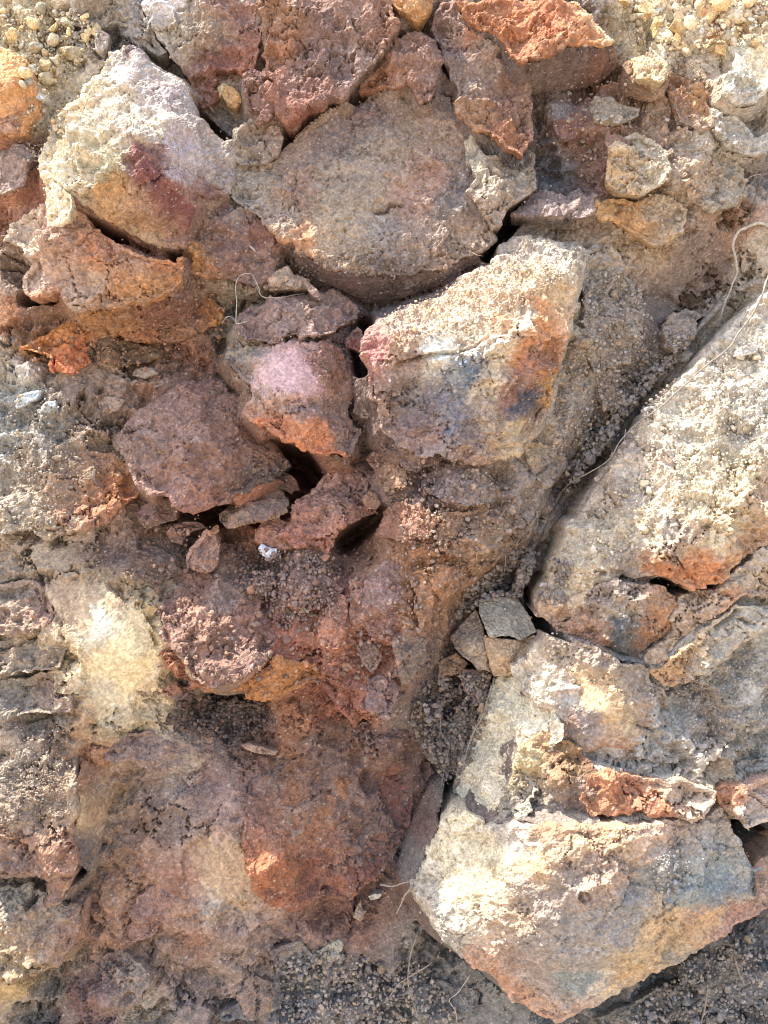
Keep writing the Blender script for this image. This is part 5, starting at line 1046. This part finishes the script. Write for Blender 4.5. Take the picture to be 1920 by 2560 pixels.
pc = polish_info(V[used])
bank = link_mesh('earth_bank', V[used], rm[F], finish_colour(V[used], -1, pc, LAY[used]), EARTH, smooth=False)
tag(bank, 'rust, ochre and grey earth bank cut through cracked weathered rock', 'earth bank', kind='structure')
# height map of everything, to rest clods and roots on
HG = .003
HX0, HZ0 = -.70, -.90
HW, HH = int(1.4 / HG), int(1.8 / HG)
HMAP = np.full((HH, HW), -1.0)
def raster(V):
    ix = np.round((V[:, 0] - HX0) / HG).astype(int); iz = np.round((V[:, 2] - HZ0) / HG).astype(int)
    m = (ix >= 0) & (ix < HW) & (iz >= 0) & (iz < HH)
    np.maximum.at(HMAP, (iz[m], ix[m]), -V[m, 1])
def height(u, v):
    ix = int(min(max((u - HX0) / HG, 1), HW - 2)); iz = int(min(max((v - HZ0) / HG, 1), HH - 2))
    return float(HMAP[iz - 1:iz + 2, ix - 1:ix + 2].max())
def normal_at(u, v, e=.008):
    dx = (height(u + e, v) - height(u - e, v)) / (2 * e); dz = (height(u, v + e) - height(u, v - e)) / (2 * e)
    return Vector((-dx, -1.0, -dz)).normalized()
raster(V)

def build_block(bi, b):
    step = b['step']
    rough = b['kw']
    o = np.array([wpos(x, y, b['w']) for x, y in b['outline']])
    # ragged outline
    seg = []
    size = np.linalg.norm(o.max(0) - o.min(0))
    n = len(o)
    for i in range(n):
        a, c = o[i], o[(i + 1) % n]
        m = max(1, int(np.linalg.norm(c - a) / max(step * 1.6, .003)))
        seg += [a + (c - a) * k / m for k in range(m)]
    seg = np.array(seg)
    s3 = np.stack([seg[:, 0], np.full(len(seg), bi * .37), seg[:, 1]], 1)
    amp = min(.0125, size * .06)
    seg = seg + np.stack([fbm(s3 * 48, 4, .68), fbm(s3 * 48 + 19, 4, .68)], 1) * amp
    lo = seg.min(0) - step; hi = seg.max(0) + step
    gx = np.arange(lo[0], hi[0] + step, step); gz = np.arange(lo[1], hi[1] + step, step)
    GX, GZ = np.meshgrid(gx, gz)
    P = np.stack([GX.ravel(), GZ.ravel()], 1)
    I = np.arange(len(P)).reshape(GX.shape)
    cen = (P[I[:-1, :-1]] + P[I[1:, 1:]]) / 2
    ok = inside(cen.reshape(-1, 2), seg)
    F = np.stack([I[:-1, :-1], I[:-1, 1:], I[1:, 1:], I[1:, :-1]], -1).reshape(-1, 4)[ok]
    used = np.unique(F)
    remap = np.full(len(P), -1); remap[used] = np.arange(len(used))
    P = P[used]; F = remap[F]
    # boundary edges
    E = np.concatenate([F[:, [k, (k + 1) % 4]] for k in range(4)])
    key = {}
    Es = np.sort(E, 1)
    _, inv, cnt = np.unique(Es[:, 0].astype(np.int64) * len(P) + Es[:, 1], return_inverse=True, return_counts=True)
    Eb = E[cnt[inv] == 1]
    bv = np.unique(Eb)
    d, near = seg_dist(P, seg, True)
    P[bv] = near[bv]; d[bv] = 0
    R = b['R']
    w = b['relief'](P[:, 0], P[:, 1])
    k = np.clip(1 - d / R, 0, 1)
    w = w - R * .9 * (1 - np.sqrt(np.clip(1 - k * k, 0, 1)))
    V = [np.stack([P[:, 0], -w, P[:, 1]], 1)]
    # sides run back into the bank, narrowing a little
    idx = {v: i for i, v in enumerate(bv)}
    rings = [bv]
    cenp = P.mean(0)
    base_n = len(P)
    inward = cenp - P[bv]
    inward = inward / np.maximum(np.linalg.norm(inward, axis=1, keepdims=True), 1e-9)
    deps = [.0028 * k for k in range(1, 7) if .0028 * k < b['thick'] * .8]
    deps += list(np.linspace(deps[-1], b['thick'], max(2, int((b['thick'] - deps[-1]) / .012)) + 1)[1:])
    nr = len(deps)
    for r in range(1, nr + 1):
        f = deps[r - 1] / b['thick']
        q = P[bv] + inward * min(.007, size * .06) * f
        V.append(np.stack([q[:, 0], -(w[bv] - b['thick'] * f), q[:, 1]], 1))
        rings.append(np.arange(len(bv)) + base_n); base_n += len(bv)
    V = np.concatenate(V)
    loc = np.array([idx[v] for v in Eb.ravel()]).reshape(-1, 2)
    Fs = [F]
    for r in range(nr):
        a, c = rings[r], rings[r + 1]
        Fs.append(np.stack([a[loc[:, 1]], a[loc[:, 0]], c[loc[:, 0]], c[loc[:, 1]]], 1))
    F = np.concatenate(Fs)
    N = vert_normals(V, F)
    pol = polish_info(V)
    small = min(1.0, size / .12)
    dd, lay = roughen(V, N, size=small ** 1.2, facet=rough.get('facet', 1.0) * 1.2 * small ** .7, crumb=rough.get('crumb', 1.0), low=rough.get('low', 1.0) * small, pol=pol, plates=rough.get('plates', .35) if size > .12 else 0)
    dd[len(P):] *= .35; dd[bv] *= .6
    V = V + N * dd[:, None]
    if 'paint' in rough:
        c = np.tile(lin(rough['paint']), (len(V), 1)) * np.exp(.25 * fbm(V * 70, 3))[:, None]
        c = c.mean(1, keepdims=True) + (c - c.mean(1, keepdims=True)) * SAT
    else:
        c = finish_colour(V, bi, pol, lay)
    org = np.array([o[:, 0].mean(), -(b['w'] - b['thick'] * .5), o[:, 1].min()])
    ob = link_mesh(b['name'], V - org, F, c, EARTH, smooth=False)
    ob.location = org
    tag(ob, b['label'], b['cat'], b['group'])
    raster(V)
for bi, b in enumerate(BLOCKS):
    build_block(bi, b)
# ------------------------------------------------------------------ loose clods
rnd = random.Random(11)
def clod_mesh(name, seed, sub, angular):
    import bmesh
    bm = bmesh.new()
    bmesh.ops.create_icosphere(bm, subdivisions=sub, radius=1.0)
    V = np.array([v.co[:] for v in bm.verts])
    r = np.random.RandomState(seed)
    # cut with random planes for broken faces
    for _ in range(angular):
        n = r.normal(size=3); n /= np.linalg.norm(n)
        h = r.uniform(.42, .8)
        d = V @ n
        V = V - np.clip(d - h, 0, None)[:, None] * n
    V = V * r.uniform(.75, 1.2, 3) * (1 + .16 * fbm(V * 1.6 + seed * 7.1, 3))[:, None]
    for v, c in zip(bm.verts, V):
        v.co = c
    me = bpy.data.meshes.new(name)
    bm.to_mesh(me); bm.free()
    me.materials.append(CLOD)
    for p in me.polygons:
        p.use_smooth = (angular < 7)
    return me, V
CLODS = [clod_mesh('earth_clod', s, 2, 6 + s % 6) for s in range(12)]
GRIT = []
for s in range(10):
    me, V = clod_mesh('grit', 100 + s, 1, 3 + s % 4)
    GRIT.append((V, np.array([list(p.vertices) for p in me.polygons])))
    bpy.data.meshes.remove(me)

nrnd = np.random.RandomState(5)
def sample_poly(poly, n):
    L = np.array(poly, float)
    lo, hi = L.min(0), L.max(0)
    out = np.zeros((0, 2))
    while len(out) < n:
        p = lo + nrnd.rand(n * 2 + 20, 2) * (hi - lo)
        out = np.concatenate([out, p[inside(p, L)]])
    return out[:n]
def heights(u, v):
    ix = np.clip(((u - HX0) / HG).astype(int), 1, HW - 2); iz = np.clip(((v - HZ0) / HG).astype(int), 1, HH - 2)
    h = HMAP[iz, ix]
    for a in (-1, 0, 1):
        for b in (-1, 0, 1):
            h = np.maximum(h, HMAP[iz + a, ix + b])
    return h
def settle(F_):
    """print positions -> points on the surface and its normals"""
    k0 = (F_[:, 0] * KF - 960) / 1600; k1 = (1280 - F_[:, 1] * KF) / 1600
    w = np.zeros(len(F_))
    for _ in range(3):
        s_ = (CAM_D - w) / CAM_D
        w = heights(k0 * s_, k1 * s_)
    u, v = k0 * s_, k1 * s_
    e = .008
    dx = (heights(u + e, v) - heights(u - e, v)) / (2 * e); dz = (heights(u, v + e) - heights(u, v - e)) / (2 * e)
    N_ = np.stack([-dx, -np.ones_like(dx), -dz], 1)
    return np.stack([u, -w, v], 1), N_ / np.linalg.norm(N_, axis=1, keepdims=True)
def srgb_obj(c):
    return tuple(float(x) for x in lin(c)) + (1.0,)

QS = [np.linalg.qr(nrnd.normal(size=(3, 3)))[0] * nrnd.uniform(.65, 1.1, 3) for _ in range(300)]
# outline, singles, size range (print px radius), grit count, grit radius range, colour, label, group
ZONES = [
 ([(0,20),(190,25),(225,85),(190,120),(140,185),(60,185),(35,105),(0,85)], 92, (9,24), 900, (2,7), (196,180,148), 'rubble behind the pale boulder', 'rubble at upper left'),
 ([(80,190),(150,215),(130,300),(100,350),(50,350),(60,280)], 20, (5,13), 420, (1.5,4.5), (188,170,140), "pale boulder's crumbly slope", 'clods on the pale boulder slope'),
 ([(1335,0),(1659,0),(1659,105),(1600,95),(1500,115),(1440,105),(1380,65)], 118, (10,28), 1200, (2.5,9), (206,186,152), 'top right rubble heap', 'rubble at top right'),
 ([(1440,100),(1560,90),(1540,160),(1480,180),(1440,140)], 10, (4,8), 350, (1.2,3.5), (176,150,125), 'spill under the top right heap', 'spill below top right rubble'),
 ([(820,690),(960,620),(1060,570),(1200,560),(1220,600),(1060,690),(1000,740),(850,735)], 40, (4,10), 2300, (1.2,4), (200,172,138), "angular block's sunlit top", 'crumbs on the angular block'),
 ([(1280,580),(1380,610),(1420,720),(1350,840),(1270,960),(1200,990),(1190,930),(1230,800),(1260,680)], 36, (5,15), 1900, (1.8,6), (165,150,136), 'gritty slope beside the angular block', 'clods on the gritty slope'),
 ([(1420,720),(1500,720),(1420,850),(1330,960),(1250,1060),(1220,1020),(1320,880)], 30, (6,15), 1700, (2,9), (156,142,130), 'upper gully', 'clods in the upper gully'),
 ([(1130,1180),(1200,1210),(1165,1290),(1060,1290),(970,1350),(1010,1270)], 30, (7,16), 1400, (2,9), (148,134,124), 'gully above the fitted stones', 'clods in the middle gully'),
 ([(920,1470),(1060,1450),(1050,1560),(980,1720),(930,1640),(880,1560)], 28, (6,15), 1500, (2,9), (144,128,118), 'lower gully', 'clods in the lower gully'),
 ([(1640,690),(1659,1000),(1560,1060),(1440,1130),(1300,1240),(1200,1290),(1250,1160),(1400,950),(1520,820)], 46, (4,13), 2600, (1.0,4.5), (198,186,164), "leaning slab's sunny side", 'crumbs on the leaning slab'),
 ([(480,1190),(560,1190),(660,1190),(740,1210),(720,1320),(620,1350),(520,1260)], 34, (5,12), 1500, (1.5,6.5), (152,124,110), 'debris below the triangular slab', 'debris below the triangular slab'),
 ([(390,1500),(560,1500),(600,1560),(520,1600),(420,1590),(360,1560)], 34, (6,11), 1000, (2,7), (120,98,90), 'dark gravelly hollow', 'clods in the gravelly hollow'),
 (t('c4', [(1010,680),(1120,560),(1220,600),(1220,720),(1150,830),(980,880),(950,800)]), 22, (4,10), 260, (1.5,4), (150,146,140), "lower right block's grit patch", 'clods on the lower right block'),
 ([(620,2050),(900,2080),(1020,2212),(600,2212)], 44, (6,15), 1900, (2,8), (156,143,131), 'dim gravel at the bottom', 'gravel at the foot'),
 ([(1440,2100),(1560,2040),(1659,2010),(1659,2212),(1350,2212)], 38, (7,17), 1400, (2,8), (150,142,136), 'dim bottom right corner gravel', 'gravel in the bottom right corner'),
 ([(0,1560),(150,1560),(165,1760),(0,1780)], 0, (4,7), 1700, (1.2,3.4), (158,140,122), None, None),
 ([(1450,1480),(1659,1400),(1659,1640),(1500,1600)], 0, (4,7), 1500, (1.2,3.4), (158,152,144), None, None),
 ([(1000,1690),(1060,1560),(1130,1500),(1120,1640),(1070,1770)], 0, (4,7), 700, (1.0,2.6), (214,204,168), None, None),
 ([(960,1860),(1010,1780),(1090,1830),(1030,1940)], 0, (4,7), 420, (1.0,2.6), (220,206,155), None, None),
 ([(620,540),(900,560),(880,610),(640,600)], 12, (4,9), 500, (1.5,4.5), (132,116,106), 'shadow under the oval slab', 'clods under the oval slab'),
 ([(0,840),(150,880),(200,960),(120,1140),(0,1180)], 18, (5,12), 900, (1.5,5), (162,146,128), 'stony patch on the left edge', 'stony patch at the left edge'),
 ([(250,1160),(400,1240),(330,1260),(200,1220),(150,1190)], 14, (4,9), 500, (1.5,4), (146,118,104), 'slope beside the egg-shaped clod', 'clods left of the egg-shaped clod'),
 ([(850,1000),(1100,1000),(1130,1150),(1000,1230),(860,1180)], 18, (4,9), 1100, (1.2,4), (150,122,106), 'slope below the angular block', 'clods below the angular block'),
 ([(300,1130),(480,1150),(640,1200),(800,1180),(900,1280),(860,1460),(700,1480),(560,1480),(420,1460),(330,1330)], 20, (6,15), 800, (2.5,10), (152,118,100), 'rubble around the orange fingers', 'rubble around the orange fingers'),
 ([(800,980),(1000,1010),(1120,1010),(1130,1180),(980,1280),(900,1420),(850,1380),(860,1150)], 0, (4,9), 700, (2,8), (156,128,110), None, None),
 ([(200,640),(500,620),(520,780),(300,800),(60,780)], 0, (4,9), 500, (1.5,7), (160,115,82), None, None),
 ([(1250,120),(1450,220),(1600,300),(1600,480),(1350,480),(1180,300)], 0, (4,9), 700, (1.5,7), (160,140,120), None, None),
 ([(0,0),(1659,0),(1659,2212),(0,2212)], 0, (4,7), 9500, (.9,3.6), None, None, None),
]
gv, gf, gc = [], [], []
gn = 0
for poly, n, (s0, s1), ng, (g0, g1), col, lab, grp in ZONES:
    n = int(round(n * .42))
    if n:
        F_ = sample_poly(poly, n)
        P_, N_ = settle(F_)
        L = np.array(poly, float); lo, hi = L.min(0), L.max(0)
        for k in range(n):
            f = rnd.random() ** 1.6
            r = (s0 + (s1 - s0) * f) / 1382.5
            ci = rnd.randrange(len(CLODS))
            o = bpy.data.objects.new('earth_clod', CLODS[ci][0])
            COL.objects.link(o)
            flat = rnd.uniform(.5, 1.0)
            o.location = Vector(P_[k]) + Vector(N_[k]) * r * .25
            o.rotation_euler = (rnd.uniform(0, 6.28), rnd.uniform(0, 6.28), rnd.uniform(0, 6.28))
            o.scale = (r, r * rnd.uniform(.75, 1.0), r * flat)
            br = rnd.uniform(.8, 1.12); hue = rnd.uniform(-.08, .1)
            o.color = srgb_obj([min(235, col[0] * br * (1 + hue * .5)), min(232, col[1] * br), min(228, col[2] * br * (1 - hue))])
            size = 'large' if f > .55 else 'middling' if f > .2 else 'small'
            tone = 'lighter' if br > 1.0 else 'darker' if br < .9 else 'plain'
            tone += ' rusty' if hue > .05 else ' greyish' if hue < -.03 else ''
            shape = 'flat' if flat < .65 else 'angular' if ci % 6 >= 3 else 'rounded'
            q = (F_[k] - lo) / (hi - lo)
            place = ('upper', 'middle', 'lower')[min(2, int(q[1] * 3))] + ' ' + ('left', 'part', 'right')[min(2, int(q[0] * 3))]
            tag(o, '%s %s %s clod, %s of the %s' % (size, tone, shape, place, lab), 'earth clod', grp)
    F_ = sample_poly(poly, int(ng * .66))
    P_, N_ = settle(F_)
    for k in range(len(F_)):
        r = (g0 + (g1 - g0) * rnd.random() ** 2.2) / 1382.5
        gm, gfc = GRIT[rnd.randrange(len(GRIT))]
        q = QS[rnd.randrange(len(QS))]
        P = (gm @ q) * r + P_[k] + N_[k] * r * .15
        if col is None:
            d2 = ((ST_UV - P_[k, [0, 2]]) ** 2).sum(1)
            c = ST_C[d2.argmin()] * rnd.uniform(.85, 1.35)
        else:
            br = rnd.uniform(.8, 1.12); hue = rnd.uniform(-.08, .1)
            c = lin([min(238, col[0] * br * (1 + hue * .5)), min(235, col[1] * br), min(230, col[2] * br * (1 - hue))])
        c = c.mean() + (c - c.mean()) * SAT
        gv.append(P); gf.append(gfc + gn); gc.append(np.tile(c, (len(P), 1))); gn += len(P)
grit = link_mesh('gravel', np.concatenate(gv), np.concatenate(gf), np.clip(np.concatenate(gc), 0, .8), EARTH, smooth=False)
tag(grit, 'fine loose grit and crumbs scattered over the whole bank', 'gravel', kind='stuff')

# ------------------------------------------------------------------ roots
ROOT_PALE = plain_material('root_pale', (.44, .38, .31))
ROOT_GREY = plain_material('root_grey', (.27, .23, .19))
ROOT_DARK = plain_material('root_dark', (.13, .11, .10))
def root(label, pts, r0, r1, mat, lift=1.0, wob=.0016, name='root', group=None, span=None):
    r0 *= .72; r1 *= .5
    P = []
    seedk = len(bpy.data.objects)
    # smooth the polyline
    pts = [np.array(p, float) for p in pts]
    fine = []
    for i in range(len(pts) - 1):
        p0 = pts[max(i - 1, 0)]; p1 = pts[i]; p2 = pts[i + 1]; p3 = pts[min(i + 2, len(pts) - 1)]
        m = max(3, int(np.linalg.norm(p2 - p1) / 5))
        for k in range(m):
            s = k / m
            fine.append(.5 * ((2 * p1) + (-p0 + p2) * s + (2 * p0 - 5 * p1 + 4 * p2 - p3) * s * s + (-p0 + 3 * p1 - 3 * p2 + p3) * s ** 3))
    fine.append(pts[-1])
    hs = []
    for f in fine:
        u, v = wpos(f[0], f[1], .0)
        h = height(u, v); u, v = wpos(f[0], f[1], h); hs.append(height(u, v))
    hs = np.array(hs)
    # a root is stiff: it spans hollows between the humps it touches
    K = span or 9
    up = np.array([hs[max(0, i - K):i + K + 1].max() for i in range(len(hs))])
    pad = np.pad(up, K, mode='edge')
    sm = np.convolve(pad, np.ones(2 * K + 1) / (2 * K + 1), mode='valid')
    n = len(fine)
    for i, f in enumerate(fine):
        s = i / max(1, n - 1)
        r = r0 + (r1 - r0) * s
        bury = max(0.0, 1 - min(i, n - 1 - i) / max(3.0, n * .07))          # both ends go into the soil
        w = sm[i] + r * lift + .0015 - .007 * bury * bury
        u, v = wpos(f[0], f[1], w)
        P.append((u, -w, v))
    P = np.array(P)
    P += np.stack([fbm(P * 40 + seedk, 2), fbm(P * 40 + seedk + 9, 2) * .5, fbm(P * 40 + seedk + 18, 2)], 1) * wob
    T = np.gradient(P, axis=0); T /= np.maximum(np.linalg.norm(T, axis=1, keepdims=True), 1e-9)
    S = 8
    V = []
    ref = np.array((0, -1.0, 0))
    for i in range(n):
        a = np.cross(T[i], ref); a /= max(np.linalg.norm(a), 1e-9)
        b = np.cross(T[i], a)
        r = (r0 + (r1 - r0) * i / max(1, n - 1)) * (1 + .22 * math.sin(i * 1.7 + seedk) * math.sin(i * .61))
        for k in range(S):
            th = 2 * math.pi * k / S
            V.append(P[i] + r * (math.cos(th) * a + math.sin(th) * b))
    V = np.array(V)
    F = [(i * S + k, i * S + (k + 1) % S, (i + 1) * S + (k + 1) % S, (i + 1) * S + k) for i in range(n - 1) for k in range(S)]
    org = P[-1]
    o = link_mesh(name, V - org, np.array(F), None, mat)
    o.location = org
    tag(o, label, 'root', group)
root('thick whitish root bent like a hook at the right edge above the gully', [(1672,498),(1650,484),(1632,484),(1608,492),(1594,502),(1584,530),(1590,560),(1593,590),(1580,620),(1568,650),(1557,686)], .0036, .0028, ROOT_PALE, span=14)
root('long pale root lying diagonally along the edge of the huge leaning slab', t('c2', [(1700,60),(1655,180),(1620,290),(1550,420),(1480,510),(1430,590),(1290,700),(1120,850),(1000,960),(870,1050),(780,1150),(710,1260),(600,1330),(480,1400),(425,1460),(405,1510)]), .0024, .0011, ROOT_GREY, span=6)
root('dark straight root hanging at the right edge beside the whitish root', t('c1', [(1690,800),(1660,900),(1640,980),(1610,1090),(1570,1220),(1540,1350),(1530,1420)]), .0026, .0012, ROOT_DARK)
root('hair-thin pale rootlet beside the dark straight root', t('c1', [(1680,1030),(1600,1035),(1540,1060),(1500,1140),(1465,1180),(1480,1230),(1550,1270)]), .0007, .0005, ROOT_PALE)
root('looped pale root curling out of the shadow left of the small buff clod', t('a2', [(1462,435),(1400,445),(1405,330),(1395,220),(1430,160),(1490,160),(1530,230),(1560,290),(1690,292)]), .0012, .0008, ROOT_PALE, lift=2.5, span=16)
root('short rootlet forking at the base of the looped pale root', t('a2', [(1318,442),(1350,405),(1380,415),(1402,447)]), .0010, .0007, ROOT_PALE, lift=2)
root('thin root hanging from the broad brown clod along its front', t('b2', [(60,190),(90,260),(125,295),(230,290),(360,270)]), .0009, .0006, ROOT_GREY)
root('grey root running down the gully beside the cream facet', t('b3', [(1480,1080),(1462,1150),(1440,1210),(1420,1290),(1350,1420),(1312,1540),(1290,1660)]) + t('b4', [(1280,250),(1262,440)]), .0022, .0012, ROOT_GREY)
root('fine root down the left side of the lower gully', t('b3', [(1158,1250),(1170,1400),(1215,1480),(1190,1600),(1170,1720)]), .0010, .0007, ROOT_GREY)
root('thicker tan root standing in the dim gravel at the bottom, left of the large block', t('b4', [(1032,1115),(985,1260),(972,1400),(1000,1520),(1040,1640)]), .0022, .0016, ROOT_GREY)
root('pale root slanting across the dim gravel to the thicker tan root', t('b4', [(1112,1298),(1000,1370),(920,1420),(880,1470),(852,1528)]), .0012, .0008, ROOT_PALE)
root('pale kinked root at the bottom under the large lower right block', t('b4', [(1345,1365),(1270,1470),(1215,1520),(1255,1585),(1265,1670)]), .0014, .0011, ROOT_PALE)
root('stubby root sticking out of the red face towards the large lower right block', t('b4', [(812,832),(880,842),(950,822),(1045,800)]), .0020, .0015, ROOT_GREY)
root('short brown root end pointing down beside the large lower right block', t('b4', [(1005,835),(960,890),(925,960),(905,1005)]), .0030, .0020, ROOT_GREY)
root('grey root in the gravel of the bottom right corner, upper one', t('c4', [(1455,1250),(1480,1330),(1520,1430)]), .0028, .0022, ROOT_GREY)
root('grey root in the gravel of the bottom right corner, lower one', t('c4', [(1305,1435),(1288,1540),(1262,1670)]), .0025, .0020, ROOT_GREY)
root('tiny twig pointing out between the huge leaning slab and the gully', t('c3', [(525,100),(560,100),(610,80)]), .0014, .0009, ROOT_GREY)
root('fine rootlet arched over the black crack tip right of the oval slab', t('b2', [(1340,20),(1380,42),(1415,50)]), .0007, .0005, ROOT_PALE)
for zx, zy, zr, n, where in [(1110,1110,60,6,'tan hump below the angular block'),(1060,1190,50,5,'slope above the fitted gully stones'),(1450,520,60,5,'orange and buff bulge at upper right'),(560,60,20,3,'narrow crumbly clod at the top'),(1330,960,50,4,'gully wall beside the long root'),(1250,1080,40,3,'end of the long root')]:
    for k in range(n):
        x, y = zx + rnd.gauss(0, zr * .5), zy + rnd.gauss(0, zr * .5)
        a = rnd.uniform(.9, 2.2)
        l = rnd.uniform(15, 42)
        root('hair-fine rootlet clinging to the ' + where, [(x, y), (x + math.cos(a) * l * .5 + rnd.uniform(-5, 5), y + math.sin(a) * l * .5), (x + math.cos(a) * l, y + math.sin(a) * l)], .0006, .0004, ROOT_PALE, lift=2, name='rootlet', group='rootlets on the ' + where)

# ------------------------------------------------------------------ ground before the bank
gm = plain_material('ground_soil', (.40, .33, .26), scale=6)
me = bpy.data.meshes.new('ground')
me.from_pydata([(-150, -150, -1.22), (150, -150, -1.22), (150, 150, -1.22), (-150, 150, -1.22)], [], [(0, 1, 2, 3)])
me.materials.append(gm)
g = bpy.data.objects.new('ground', me)
COL.objects.link(g)
tag(g, 'bare brown soil at the foot of the bank', 'ground', kind='structure')
